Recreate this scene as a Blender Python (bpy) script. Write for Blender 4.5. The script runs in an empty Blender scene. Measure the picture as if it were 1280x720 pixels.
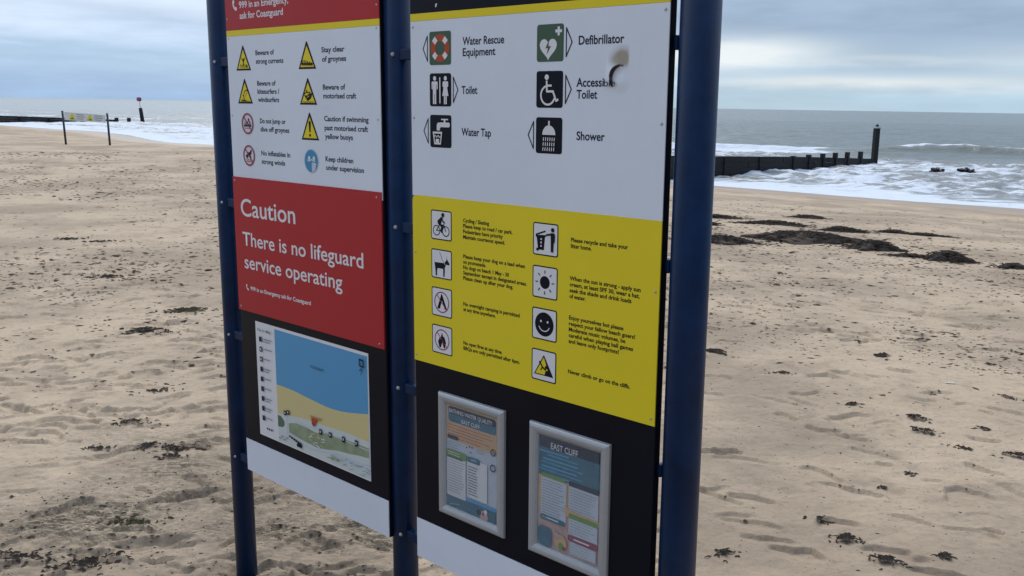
import bpy, bmesh, math, random
import numpy as np
from mathutils import Matrix, Vector

# ------------------------------------------------------------------ camera
SC = bpy.context.scene
COL = SC.collection
EYE = 1.603
cam_d = bpy.data.cameras.new("camera")
cam = bpy.data.objects.new("camera", cam_d)
COL.objects.link(cam)
PITCH, ROLL = 0.189493, 0.015892
fw = Vector((0, math.cos(PITCH), -math.sin(PITCH)))
rt = Vector((1, 0, 0))
up = rt.cross(fw)
r2 = rt * math.cos(ROLL) + up * math.sin(ROLL)
u2 = -rt * math.sin(ROLL) + up * math.cos(ROLL)
m = Matrix.Identity(4)
for i in range(3):
    m[i][0], m[i][1], m[i][2] = r2[i], u2[i], -fw[i]
m[2][3] = EYE
cam.matrix_world = m
cam_d.sensor_width = 36
cam_d.lens = 1190.88 / 1280 * 36
cam_d.clip_start = 0.05
cam_d.clip_end = 60000
SC.camera = cam
SC.view_settings.view_transform = 'Standard'
SC.view_settings.look = 'None'
SC.view_settings.exposure = 0.12
SC.view_settings.gamma = 1.0

# ------------------------------------------------------------------ sky and sun
SUN_EL, SUN_AZ = math.radians(42), math.radians(-8)     # high over the sea, behind cloud
W = bpy.data.worlds.new("World")
SC.world = W
W.use_nodes = True
wn, wl = W.node_tree.nodes, W.node_tree.links
wn.clear()


def wm(op, a, b=None, c=None, clamp=False):
    n = wn.new('ShaderNodeMath')
    n.operation = op
    n.use_clamp = clamp
    for i, v in enumerate((a, b, c)):
        if v is None:
            continue
        if isinstance(v, (int, float)):
            n.inputs[i].default_value = v
        else:
            wl.new(v, n.inputs[i])
    return n.outputs[0]


def wsmooth(x, lo, hi):
    n = wn.new('ShaderNodeMapRange')
    n.interpolation_type = 'SMOOTHSTEP'
    wl.new(x, n.inputs[0])
    n.inputs[1].default_value, n.inputs[2].default_value = lo, hi
    return n.outputs[0]


def wramp(x, stops):
    n = wn.new('ShaderNodeValToRGB')
    cr = n.color_ramp
    while len(cr.elements) < len(stops):
        cr.elements.new(0.5)
    for e, (p, c) in zip(cr.elements, stops):
        e.position = p
        e.color = (*c, 1)
    wl.new(x, n.inputs[0])
    return n.outputs[0]


def wmix(f, a, b):
    n = wn.new('ShaderNodeMix')
    n.data_type = 'RGBA'
    if isinstance(f, (int, float)):
        n.inputs[0].default_value = f
    else:
        wl.new(f, n.inputs[0])
    for i, v in ((6, a), (7, b)):
        if isinstance(v, tuple):
            n.inputs[i].default_value = (*v, 1)
        else:
            wl.new(v, n.inputs[i])
    return n.outputs[2]


tc = wn.new('ShaderNodeTexCoord')
sx = wn.new('ShaderNodeSeparateXYZ')
wl.new(tc.outputs['Generated'], sx.inputs[0])
dx, dy, dz = sx.outputs
# clouds flattened towards the horizon
mp = wn.new('ShaderNodeMapping')
mp.inputs['Scale'].default_value = (1.0, 1.0, 6.0)
wl.new(tc.outputs['Generated'], mp.inputs[0])


def wnoise(scale, detail, rough=0.5, off=0.0):
    n = wn.new('ShaderNodeTexNoise')
    n.inputs['Scale'].default_value = scale
    n.inputs['Detail'].default_value = detail
    n.inputs['Roughness'].default_value = rough
    m_ = wn.new('ShaderNodeVectorMath')
    m_.operation = 'ADD'
    m_.inputs[1].default_value = (off, off * 1.7, off * .6)
    wl.new(mp.outputs[0], m_.inputs[0])
    wl.new(m_.outputs[0], n.inputs['Vector'])
    return n.outputs['Fac']


n1, n2, n3 = wnoise(3.0, 6), wnoise(7.0, 5, .55, 4.0), wnoise(1.4, 3, .5, 9.0)
zz = wm('ADD', dz, wm('MULTIPLY', wm('SUBTRACT', n1, .5), 0.075))
zz = wm('ADD', zz, wm('MULTIPLY', wm('SUBTRACT', n2, .5), 0.04))
zz = wm('MAXIMUM', zz, 0.0)
zr = wm('POWER', zz, 0.5, clamp=True)          # 0..1, room near the horizon
sq = lambda z: math.sqrt(z)
left = wramp(zr, [(0, (.31, .47, .70)), (sq(.02), (.34, .50, .74)), (sq(.05), (.42, .58, .78)),
                  (sq(.075), (.60, .72, .90)), (sq(.11), (.68, .80, .96)), (sq(.3), (.72, .82, .93)), (1, (.62, .68, .77))])
right = wramp(zr, [(0, (.45, .60, .72)), (sq(.02), (.43, .59, .72)), (sq(.045), (.39, .53, .67)),
                   (sq(.07), (.29, .40, .55)), (sq(.11), (.35, .46, .61)), (sq(.3), (.44, .53, .66)), (1, (.62, .68, .77))])
az = wsmooth(wm('ADD', dx, wm('MULTIPLY', wm('SUBTRACT', n3, .5), .25)), -.28, .22)
sky = wmix(az, left, right)


def blob(cx, cz, wx, wz, k):
    a = wm('DIVIDE', wm('SUBTRACT', dx, cx), wx)
    b = wm('DIVIDE', wm('SUBTRACT', zz2, cz), wz)
    g = wm('EXPONENT', wm('MULTIPLY', wm('ADD', wm('MULTIPLY', a, a), wm('MULTIPLY', b, b)), -1.0))
    return wm('MULTIPLY', g, k)


zz2 = wm('ADD', dz, wm('MULTIPLY', wm('SUBTRACT', n2, .5), 0.022))
br = wm('ADD', blob(.215, .056, .085, .014, 1.25), blob(.33, .026, .15, .007, .9))
br = wm('ADD', br, blob(.50, .048, .09, .018, .35))
br = wm('ADD', br, blob(.36, .047, .07, .004, .35))
sky = wmix(wm('MINIMUM', br, 1.0), sky, (.73, .79, .82))
mott = wsmooth(n2, .3, .7)
skym = wn.new('ShaderNodeVectorMath')
skym.operation = 'SCALE'
wl.new(sky, skym.inputs[0])
wl.new(wm('ADD', wm('MULTIPLY', mott, .16), .92), skym.inputs['Scale'])
# unseen landward sky dimmed and blued to set the light on the panel fronts
land = wmix(wsmooth(dy, -.7, .5), (.36, .42, .53), (1, 1, 1))
zen = wm('ADD', 1.0, wm('MULTIPLY', wsmooth(dz, .12, .8), .75))
skyz = wn.new('ShaderNodeVectorMath')
skyz.operation = 'SCALE'
lm = wn.new('ShaderNodeVectorMath')
lm.operation = 'MULTIPLY'
wl.new(skym.outputs[0], lm.inputs[0])
wl.new(land, lm.inputs[1])
wl.new(lm.outputs[0], skyz.inputs[0])
wl.new(wm('MULTIPLY', zen, 10.0), skyz.inputs['Scale'])
nis = wn.new('ShaderNodeTexSky')
nis.sky_type = 'NISHITA'
nis.sun_disc = False
nis.sun_elevation = SUN_EL
nis.sun_rotation = SUN_AZ
fin = wmix(0.04, skyz.outputs[0], nis.outputs[0])
bg = wn.new('ShaderNodeBackground')
bg.inputs[1].default_value = 0.1
wl.new(fin, bg.inputs[0])
wo = wn.new('ShaderNodeOutputWorld')
wl.new(bg.outputs[0], wo.inputs[0])

sd = bpy.data.lights.new("sun", 'SUN')
sd.energy = 1.5
sd.angle = math.radians(22)
sd.color = (1.0, .96, .9)
sun = bpy.data.objects.new("sun", sd)
COL.objects.link(sun)
sdir = Vector((math.cos(SUN_EL) * math.sin(SUN_AZ), math.cos(SUN_EL) * math.cos(SUN_AZ), math.sin(SUN_EL)))
sun.rotation_euler = (-sdir).to_track_quat('-Z', 'Y').to_euler()
sun.location = sdir * 50


# ------------------------------------------------------------------ helpers
def mat(name, color=(.5, .5, .5), rough=.5, spec=.5, metal=0.0, coat=0.0, var=0.0, vscale=20.0, bump=0.0, bscale=200.0, rvar=0.0):
    M_ = bpy.data.materials.new(name)
    M_.use_nodes = True
    nt = M_.node_tree
    b = nt.nodes['Principled BSDF']
    b.inputs['Base Color'].default_value = (*color, 1)
    b.inputs['Roughness'].default_value = rough
    b.inputs['Specular IOR Level'].default_value = spec
    b.inputs['Metallic'].default_value = metal
    b.inputs['Coat Weight'].default_value = coat
    b.inputs['Coat Roughness'].default_value = .15
    tcn = nt.nodes.new('ShaderNodeTexCoord')
    if var or rvar:
        n = nt.nodes.new('ShaderNodeTexNoise')
        n.inputs['Scale'].default_value = vscale
        n.inputs['Detail'].default_value = 6
        n.inputs['Roughness'].default_value = .6
        nt.links.new(tcn.outputs['Object'], n.inputs['Vector'])
        if var:
            mr = nt.nodes.new('ShaderNodeMapRange')
            mr.inputs[1].default_value, mr.inputs[2].default_value = .3, .7
            mr.inputs[3].default_value, mr.inputs[4].default_value = 1 - var, 1 + var * .5
            nt.links.new(n.outputs['Fac'], mr.inputs[0])
            vm = nt.nodes.new('ShaderNodeVectorMath')
            vm.operation = 'SCALE'
            vm.inputs[0].default_value = color
            nt.links.new(mr.outputs[0], vm.inputs['Scale'])
            nt.links.new(vm.outputs[0], b.inputs['Base Color'])
        if rvar:
            mr = nt.nodes.new('ShaderNodeMapRange')
            mr.inputs[1].default_value, mr.inputs[2].default_value = .3, .7
            mr.inputs[3].default_value, mr.inputs[4].default_value = max(.03, rough - rvar), rough + rvar
            nt.links.new(n.outputs['Fac'], mr.inputs[0])
            nt.links.new(mr.outputs[0], b.inputs['Roughness'])
    if bump:
        n = nt.nodes.new('ShaderNodeTexNoise')
        n.inputs['Scale'].default_value = bscale
        n.inputs['Detail'].default_value = 4
        nt.links.new(tcn.outputs['Object'], n.inputs['Vector'])
        bp = nt.nodes.new('ShaderNodeBump')
        bp.inputs['Strength'].default_value = bump
        bp.inputs['Distance'].default_value = .002
        nt.links.new(n.outputs['Fac'], bp.inputs['Height'])
        nt.links.new(bp.outputs[0], b.inputs['Normal'])
    return M_


def link(name, me, parent=None, mats=()):
    o = bpy.data.objects.new(name, me)
    COL.objects.link(o)
    for q in mats:
        me.materials.append(q)
    if parent is not None:
        o.parent = parent
    return o


def bm_obj(name, bm, mats, parent=None, smooth=False):
    me = bpy.data.meshes.new(name)
    bm.normal_update()
    if smooth:
        for f in bm.faces:
            f.smooth = True
    bm.to_mesh(me)
    bm.free()
    return link(name, me, parent, mats if isinstance(mats, (list, tuple)) else [mats])


def tag(o, label=None, cat=None, group=None, kind=None):
    if label:
        o['label'] = label
    if cat:
        o['category'] = cat
    if group:
        o['group'] = group
    if kind:
        o['kind'] = kind
    return o


def empty(name, loc):
    o = bpy.data.objects.new(name, None)
    COL.objects.link(o)
    o.location = loc
    o.empty_display_size = .2
    return o


def box(bm, x0, x1, y0, y1, z0, z1, bev=0.0, mi=0):
    g = bmesh.ops.create_cube(bm, size=1.0)
    for v in g['verts']:
        v.co = Vector(((x0 + x1) / 2 + v.co.x * (x1 - x0), (y0 + y1) / 2 + v.co.y * (y1 - y0), (z0 + z1) / 2 + v.co.z * (z1 - z0)))
    fs = set(f for v in g['verts'] for f in v.link_faces)
    for f in fs:
        f.material_index = mi
    if bev:
        es = list(set(e for v in g['verts'] for e in v.link_edges))
        bmesh.ops.bevel(bm, geom=es, offset=bev, segments=2, profile=.5, affect='EDGES')


def cyl(bm, p0, p1, r0, r1=None, n=24, caps=True, smooth=True, mi=0):
    r1 = r0 if r1 is None else r1
    p0, p1 = Vector(p0), Vector(p1)
    d = (p1 - p0).normalized()
    a = d.orthogonal().normalized()
    b = d.cross(a)
    R0 = [bm.verts.new(p0 + (a * math.cos(t) + b * math.sin(t)) * r0) for t in [2 * math.pi * i / n for i in range(n)]]
    R1 = [bm.verts.new(p1 + (a * math.cos(t) + b * math.sin(t)) * r1) for t in [2 * math.pi * i / n for i in range(n)]]
    for i in range(n):
        f = bm.faces.new((R0[i], R0[(i + 1) % n], R1[(i + 1) % n], R1[i]))
        f.smooth = smooth
        f.material_index = mi
    if caps:
        for q in (R0[::-1], R1):
            f = bm.faces.new(q)
            f.material_index = mi


def grid_mesh(name, X, Y, Z, wrap, mats, attrs=None, smooth=True):
    """one sheet from arrays shaped (rows, cols); wrap joins the last column to the first"""
    R_, C_ = X.shape
    me = bpy.data.meshes.new(name)
    co = np.stack([X, Y, Z], -1).reshape(-1, 3).astype(np.float32)
    idx = np.arange(R_ * C_).reshape(R_, C_)
    if wrap:
        nx = np.roll(idx, -1, axis=1)
        a, b, c, d = idx[:-1], nx[:-1], nx[1:], idx[1:]
    else:
        a, b, c, d = idx[:-1, :-1], idx[:-1, 1:], idx[1:, 1:], idx[1:, :-1]
    q = np.stack([a, d, c, b], -1).reshape(-1, 4).astype(np.int32)
    me.vertices.add(len(co))
    me.vertices.foreach_set('co', co.ravel())
    me.loops.add(q.size)
    me.loops.foreach_set('vertex_index', q.ravel())
    me.polygons.add(len(q))
    me.polygons.foreach_set('loop_start', np.arange(0, q.size, 4, dtype=np.int32))
    me.update(calc_edges=True)
    me.polygons.foreach_set('use_smooth', np.full(len(q), smooth))
    for k, v in (attrs or {}).items():
        at = me.attributes.new(k, 'FLOAT', 'POINT')
        at.data.foreach_set('value', v.reshape(-1).astype(np.float32))
    return link(name, me, None, mats)


def sm(a, b, x):
    t = np.clip((np.asarray(x, float) - a) / (b - a), 0, 1)
    return t * t * (3 - 2 * t)


def vnoise(x, y, seed=0):
    x = np.asarray(x, float) + seed * 17.31
    y = np.asarray(y, float) - seed * 9.77
    xi, yi = np.floor(x), np.floor(y)
    fx, fy = x - xi, y - yi

    def h(i, j):
        i = (i.astype(np.int64) & 0xFFFFF).astype(np.uint64)
        j = (j.astype(np.int64) & 0xFFFFF).astype(np.uint64)
        k = (i * np.uint64(374761393) + j * np.uint64(668265263)) & np.uint64(0xFFFFFFFF)
        k = ((k ^ (k >> np.uint64(13))) * np.uint64(1274126177)) & np.uint64(0xFFFFFFFF)
        k = k ^ (k >> np.uint64(16))
        return (k & np.uint64(0xFFFF)).astype(float) / 65535.0
    ux, uy = fx * fx * (3 - 2 * fx), fy * fy * (3 - 2 * fy)
    return (h(xi, yi) * (1 - ux) + h(xi + 1, yi) * ux) * (1 - uy) + (h(xi, yi + 1) * (1 - ux) + h(xi + 1, yi + 1) * ux) * uy - .5


def fbm(x, y, oct_=4, seed=0, gain=.5):
    s, a, f = 0, 1.0, 1.0
    for i in range(oct_):
        s = s + a * vnoise(x * f, y * f, seed + i)
        a *= gain
        f *= 2.03
    return s


# ------------------------------------------------------------------ terrain
SEA = -1.25
NS = (.69, .724)       # towards the sea


def base_z(x, y):
    s = NS[0] * x + NS[1] * y
    t = NS[1] * x - NS[0] * y
    A = sm(-19, -27, t)
    sc = np.clip(12.35 + (t + 36.4) * .85, 8.5, 22)
    s0 = 31 + 4.5 * sm(-60, -82, t)
    right = -1.25 * np.clip((s - 7) / (s0 - 7), 0, None) ** 1.25
    left = np.where(s < sc, 0.0, -.2 * sm(0, .5, s - sc) - 1.05 * np.clip((s - sc) / (s0 - sc), 0, None))
    z = A * left + (1 - A) * right
    return np.maximum(z, -7.0)


def land_z(x, y):
    s = NS[0] * x + NS[1] * y
    z = base_z(x, y)
    dry = 1 - sm(18, 27, s)
    far = np.hypot(x, y)
    z = z + dry * (fbm(x * .35, y * .35, 3, 1) * .06 + fbm(x * 1.1, y * 1.1, 3, 5) * .012)
    z = z + (1 - dry) * fbm(x * .12, y * .12, 2, 8) * .10 * sm(20, 30, s)
    # soft windblown sand: ridged detail, stronger on the trampled left
    rid = np.abs(fbm(x * 3.1, y * 4.3, 4, 11))
    z = z + dry * (.30 - rid) * .016
    return z


rng = np.random.RandomState(7)
az_f = np.linspace(math.radians(-41), math.radians(41), 660)
az_c = np.linspace(math.radians(41), math.radians(319), 72)[1:-1]
AZ = np.concatenate([az_f, az_c])
RR = np.concatenate([[0.02], np.linspace(.4, 1.5, 10)[:-1], np.geomspace(1.5, 2.4, 40)[:-1], np.geomspace(2.4, 9, 560)[:-1], np.geomspace(9, 75, 440)[:-1], np.geomspace(75, 900, 50)])
rg, ag = np.meshgrid(RR, AZ, indexing='ij')
GX, GY = rg * np.sin(ag), rg * np.cos(ag)
GZ = land_z(GX, GY)

# footprints and scuffs pressed into the sand: (x, y, length, width, direction, depth)
FOOT = [(1.45, 4.81), (1.49, 5.09), (1.59, 4.62), (1.68, 4.53), (1.96, 4.72), (1.39, 4.02), (1.47, 3.86), (0.88, 3.77),
        (1.01, 3.75), (0.95, 3.51), (0.98, 3.36), (1.06, 3.25), (1.6, 3.55), (1.8, 3.44), (2.15, 4.11), (2.2, 3.83), (0.95, 4.26),
        (1.07, 4.18), (1.25, 5.56), (1.15, 5.2), (2.35, 4.5), (2.75, 5.0), (1.55, 3.1), (2.05, 3.4)]
dents = []
for (x, y) in FOOT:
    dents.append((x, y, rng.uniform(.07, .15), rng.uniform(.03, .05), math.radians(-34 + rng.uniform(-24, 24)), rng.uniform(.008, .015)))
for _ in range(5200):
    r_ = math.exp(rng.uniform(math.log(2.5), math.log(27)))
    a_ = math.radians(rng.uniform(-36, 36))
    x, y = r_ * math.sin(a_), r_ * math.cos(a_)
    if .69 * x + .724 * y > 24:
        continue
    if x > .5 and r_ < 7 and rng.rand() < .82:
        continue
    if vnoise(x * .8, y * .8, 61) + .5 < rng.rand() * .8:
        continue
    L = rng.uniform(.03, .12) * (1 + .03 * r_)
    dents.append((x, y, L, L * rng.uniform(.25, .6), rng.normal(.15 if x < 0 else -.45, .45), rng.uniform(.004, .013) * (1.0 + .07 * r_)))
for (cx, cy, L, w, an, dp) in dents:
    rc, ac = math.hypot(cx, cy), math.atan2(cx, cy)
    ext = L * 1.9
    i0, i1 = np.searchsorted(RR, rc - ext), np.searchsorted(RR, rc + ext)
    da = ext / rc
    j0, j1 = np.searchsorted(az_f, ac - da), np.searchsorted(az_f, ac + da)
    if i1 <= i0 or j1 <= j0:
        continue
    X, Y = GX[i0:i1, j0:j1] - cx, GY[i0:i1, j0:j1] - cy
    c, s = math.cos(an), math.sin(an)
    wob = vnoise(GX[i0:i1, j0:j1] * 19, GY[i0:i1, j0:j1] * 19, 3)
    u = (X * c + Y * s) / L
    v = (-X * s + Y * c) / w + wob * .8 + .45 * np.sin(u * 2.2 + cx * 9)
    q = np.sqrt(u * u + v * v)
    lip = 1 - sm(.90, 1.0, q)                         # inside the print
    slope = .08 + .92 * sm(-1.0, .9, v)              # deepest under the far lip
    GZ[i0:i1, j0:j1] += -dp * lip * slope + dp * .5 * np.exp(-((q - 1.16) / .16) ** 2) * sm(-.2, .7, v)

# scour hollows and little banks round the sign posts
for (cx, cy) in ((-.902, 3.043), (-.285, 2.473), (.364, 1.86)):
    q = np.hypot(GX - cx, GY - cy) * (1 + .3 * vnoise(GX * 9, GY * 9, 4))
    GZ += -.022 * np.exp(-(q / .055) ** 2) + .014 * np.exp(-((q - .13) / .045) ** 2)
near = 1 - sm(6, 12, rg)
tramp = sm(.2, -1.2, GX) * near
GZ += near * fbm(GX * 18, GY * 18, 5, 21, .6) * (.003 + .008 * tramp * sm(-.1, .25, fbm(GX * 1.1, GY * 1.6, 2, 31)))
S_ = NS[0] * GX + NS[1] * GY
weedy = sm(5.0, 3.7, rg + fbm(GX * 2, GY * 2, 3, 33)) * sm(.2, -.6, GX)
weedy = np.maximum(weedy * (.75 + 1.2 * fbm(GX * 2.3, GY * 3.2, 3, 35)), .55 * np.exp(-((GX + 1.68) / .42) ** 2 - ((GY - 4.28) / .26) ** 2))
weedy = np.clip(weedy, 0, 1)
wet = sm(26.0, 29.5, S_ + fbm(GX * .1, GY * .1, 3, 41) * 2.0 - 4.5 * sm(-60, -82, NS[1] * GX - NS[0] * GY))


def make_sand():
    M_ = bpy.data.materials.new("sand")
    M_.use_nodes = True
    nt = M_.node_tree
    N, Lk = nt.nodes, nt.links
    b = N['Principled BSDF']
    tcn = N.new('ShaderNodeTexCoord')

    def noise(sc, det, ro=.5, sca=(1, 1, 1)):
        mp_ = N.new('ShaderNodeMapping')
        mp_.inputs['Scale'].default_value = sca
        Lk.new(tcn.outputs['Object'], mp_.inputs[0])
        n = N.new('ShaderNodeTexNoise')
        n.inputs['Scale'].default_value = sc
        n.inputs['Detail'].default_value = det
        n.inputs['Roughness'].default_value = ro
        Lk.new(mp_.outputs[0], n.inputs['Vector'])
        return n.outputs['Fac']

    def mr(x, a, b_, c, d, st='SMOOTHSTEP'):
        n = N.new('ShaderNodeMapRange')
        n.interpolation_type = st
        Lk.new(x, n.inputs[0])
        for i, q in enumerate((a, b_, c, d)):
            n.inputs[i + 1].default_value = q
        return n.outputs[0]

    def mix(f, a, b_):
        n = N.new('ShaderNodeMix')
        n.data_type = 'RGBA'
        Lk.new(f, n.inputs[0])
        for i, q in ((6, a), (7, b_)):
            if isinstance(q, tuple):
                n.inputs[i].default_value = (*q, 1)
            else:
                Lk.new(q, n.inputs[i])
        return n.outputs[2]
    c = mix(mr(noise(.55, 6, .6), .38, .62, 0, 1), (.358, .274, .194), (.545, .421, .297))
    c = mix(mr(noise(3.2, 6, .62), .50, .70, 0, .55), c, (.27, .205, .145))
    c = mix(mr(noise(11, 7, .7, (1, 1.6, 1)), .53, .68, 0, .5), c, (.25, .19, .135))
    c = mix(mr(noise(38, 5, .65), .52, .72, 0, .45), c, (.20, .15, .105))
    c = mix(mr(noise(700, 2, .5), .55, .8, 0, .5), c, (.15, .11, .08))
    c = mix(mr(noise(520, 2, .5), .58, .8, 0, .4), c, (.62, .55, .45))
    aw = N.new('ShaderNodeAttribute')
    aw.attribute_name = 'weedy'
    sp = N.new('ShaderNodeMath')
    sp.operation = 'MULTIPLY'
    Lk.new(aw.outputs['Fac'], sp.inputs[0])
    Lk.new(mr(noise(42, 10, .80, (.65, 1.7, 1)), .42, .53, 0, 1), sp.inputs[1])
    c = mix(sp.outputs[0], c, (.105, .088, .062))
    at = N.new('ShaderNodeAttribute')
    at.attribute_name = 'wet'
    c = mix(at.outputs['Fac'], c, (.33, .235, .155))
    Lk.new(c, b.inputs['Base Color'])
    Lk.new(mr(at.outputs['Fac'], 0, 1, .95, .38), b.inputs['Roughness'])
    b.inputs['Specular IOR Level'].default_value = .3
    h = N.new('ShaderNodeMath')
    h.operation = 'ADD'
    h2 = N.new('ShaderNodeMath')
    h2.operation = 'MULTIPLY'
    h2.inputs[1].default_value = 3.0
    Lk.new(noise(26, 6, .65), h2.inputs[0])
    Lk.new(noise(300, 3, .6), h.inputs[0])
    Lk.new(h2.outputs[0], h.inputs[1])
    bp = N.new('ShaderNodeBump')
    bp.inputs['Distance'].default_value = .006
    Lk.new(mr(at.outputs['Fac'], 0, .8, .6, .05), bp.inputs['Strength'])
    Lk.new(h.outputs[0], bp.inputs['Height'])
    Lk.new(bp.outputs[0], b.inputs['Normal'])
    return M_


SAND = make_sand()
sand = grid_mesh("sand_beach", GX, GY, GZ, True, [SAND], {'wet': wet, 'weedy': weedy})
tag(sand, "pale trampled sand beach with footprints and seaweed scraps, sloping to the sea", kind='structure')


def ground_at(x, y):
    """height of the finished sand at a point"""
    r_, a_ = math.hypot(x, y), math.atan2(x, y)
    i = min(max(np.searchsorted(RR, r_), 1), len(RR) - 1)
    j = min(max(np.searchsorted(az_f, a_), 1), len(az_f) - 1)
    return float(GZ[i, j])


# ------------------------------------------------------------------ sea
az_s = np.linspace(math.radians(-75), math.radians(75), 800)
rs = np.concatenate([np.geomspace(24, 260, 620)[:-1], np.geomspace(260, 30000, 90)])
rg2, ag2 = np.meshgrid(rs, az_s, indexing='ij')
SX, SY = rg2 * np.sin(ag2), rg2 * np.cos(ag2)
ss = NS[0] * SX + NS[1] * SY
st = NS[1] * SX - NS[0] * SY
s0 = 31 + 4.5 * sm(-60, -82, st)
off = ss - s0                                   # metres out from the waterline
fade = 1 - sm(150, 600, rg2)
wv = fbm(SX * .5, SY * .5, 3, 51)
zsea = np.full_like(SX, SEA)
zsea += fade * sm(1, 8, off) * (wv * .10 + fbm(SX * 1.4, SY * 1.4, 3, 55) * (.07 + .14 * sm(2, 6, off) * (1 - sm(22, 32, off))))
# the breaker beyond the groyne (right) and a lower one beyond the far groyne (left)
ybrk = np.interp(SX, [-10, 10, 20, 27, 31, 36, 50], [71, 69.5, 69, 70.5, 70.5, 68.2, 64]) + fbm(SX * .25, SX * 0, 3, 61) * 1.2
dk = SY - ybrk
amp = .50 * sm(-20, 0, SX) * (1 + .35 * fbm(SX * .5, SX * 0 + 9, 3, 68)) * (.45 + .75 * sm(-.25, .35, fbm(SX * .16, SX * 0 + 4, 2, 66))) * (1 - .65 * np.exp(-((SX - 25.5) / 3.0) ** 2))
ridge = amp * np.where(dk < 0, np.exp(-(dk / .9) ** 2), np.exp(-(dk / 3.2) ** 2))
zsea += ridge
# a lower wave breaking closer in, right of the groyne
yb2 = 50.5 + fbm(SX * .3, SX * 0 + 2, 3, 63) * 2.4
d2 = SY - yb2
side2 = sm(21, 24, SX) * (.5 + .8 * sm(-.2, .3, fbm(SX * .35, SX * 0 + 7, 2, 64)))
zsea += .26 * side2 * np.where(d2 < 0, np.exp(-(d2 / .6) ** 2), np.exp(-(d2 / 1.8) ** 2))
for (s_, h_, w_) in ((52, .10, 1.3), (64, .12, 1.6), (95, .18, 3), (118, .2, 3.5), (150, .2, 4)):
    q = ss - s_ - fbm(st * .05, st * 0 + s_, 3, 71) * 9
    zsea += fade * h_ * sm(-.3, .3, fbm(st * .07, st * 0 + s_ * 2, 2, 77)) * np.exp(-(q / w_) ** 2)
surf = sm(-.5, .6, off) * (1 - sm(24, 34, off + fbm(SX * .08, SY * .08, 2, 81) * 12))
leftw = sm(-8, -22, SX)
surf_r = 1 - sm(-8, -22, SX)
foam_haze = (.50 + .16 * fbm(SX * .22, SY * .22, 2, 83) + .42 * np.exp(-np.clip(off, 0, None) / 1.6)) * surf
foam_haze = foam_haze + .04 * leftw * surf + .12 * leftw * sm(-.2, .2, fbm(ss * .25, st * .06, 3, 84)) * surf + .62 * leftw * np.exp(-((off - 42) / 9) ** 2)
foam_haze = foam_haze * np.where((SX < -8), 1 - .25 * sm(4, 30, off), 1)
lw_ = 1 - sm(20, 25, SX)
fb = np.exp(-((dk - .25) / .7) ** 2) * .66 + np.exp(-((dk - 1.4) / 2.2) ** 2) * .42
fb = fb + lw_ * .62 * sm(-7, -3.5, dk) * (1 - sm(4, 13, dk))
foam_haze = np.maximum(foam_haze, fb * sm(-20, 0, SX) * (1 - .85 * np.exp(-((SX - 25.8) / 2.8) ** 2)) * (.72 + .5 * sm(-.3, .3, fbm(SX * .35, SY * .2, 2, 87))))
foam_haze = np.maximum(foam_haze, side2 * (.85 * np.exp(-(d2 / .7) ** 2) + .62 * np.exp(-((d2 + 2.2) / 2.4) ** 2)))
foam_haze = np.maximum(foam_haze, leftw * .36 * (1 - sm(400, 4000, rg2)) * sm(5, 20, off))  # paler left offshore water: haze and sky glare painted into the base colour
foam_haze = np.clip(foam_haze, 0, 1.3)


def make_water():
    M_ = bpy.data.materials.new("sea_water")
    M_.use_nodes = True
    nt = M_.node_tree
    N, Lk = nt.nodes, nt.links
    b = N['Principled BSDF']
    tcn = N.new('ShaderNodeTexCoord')
    mp_ = N.new('ShaderNodeMapping')
    mp_.inputs['Rotation'].default_value = (0, 0, math.radians(43.6))
    mp_.inputs['Scale'].default_value = (.55, 1, 1)
    Lk.new(tcn.outputs['Object'], mp_.inputs[0])

    def noise(sc, det, ro=.5):
        n = N.new('ShaderNodeTexNoise')
        n.inputs['Scale'].default_value = sc
        n.inputs['Detail'].default_value = det
        n.inputs['Roughness'].default_value = ro
        n.inputs['Distortion'].default_value = .6
        Lk.new(mp_.outputs[0], n.inputs['Vector'])
        return n.outputs['Fac']
    at = N.new('ShaderNodeAttribute')
    at.attribute_name = 'foam_haze'
    ad = N.new('ShaderNodeMath')
    ad.operation = 'ADD'
    n_a = noise(.9, 10, .74)
    Lk.new(n_a, ad.inputs[0])
    Lk.new(at.outputs['Fac'], ad.inputs[1])
    mr = N.new('ShaderNodeMapRange')
    mr.interpolation_type = 'SMOOTHSTEP'
    Lk.new(ad.outputs[0], mr.inputs[0])
    mr.inputs[1].default_value, mr.inputs[2].default_value = .97, 1.10
    fac = mr.outputs[0]
    mx = N.new('ShaderNodeMix')
    mx.data_type = 'RGBA'
    Lk.new(fac, mx.inputs[0])
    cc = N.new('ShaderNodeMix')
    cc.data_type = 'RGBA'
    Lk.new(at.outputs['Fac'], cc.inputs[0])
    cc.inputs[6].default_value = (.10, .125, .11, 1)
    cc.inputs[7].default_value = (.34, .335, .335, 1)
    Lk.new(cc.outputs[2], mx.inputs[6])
    mx.inputs[7].default_value = (.66, .71, .78, 1)
    Lk.new(mx.outputs[2], b.inputs['Base Color'])
    ro = N.new('ShaderNodeMapRange')
    Lk.new(fac, ro.inputs[0])
    ro.inputs[3].default_value, ro.inputs[4].default_value = .22, .85
    Lk.new(ro.outputs[0], b.inputs['Roughness'])
    b.inputs['IOR'].default_value = 1.33
    bp = N.new('ShaderNodeBump')
    bp.inputs['Strength'].default_value = .8
    bp.inputs['Distance'].default_value = .22
    Lk.new(noise(1.5, 6, .6), bp.inputs['Height'])
    Lk.new(bp.outputs[0], b.inputs['Normal'])
    return M_


sea = grid_mesh("sea", SX, SY, zsea, False, [make_water()], {'foam_haze': foam_haze})
tag(sea, "grey-green sea with white surf breaking along the shore", kind='structure')

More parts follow.
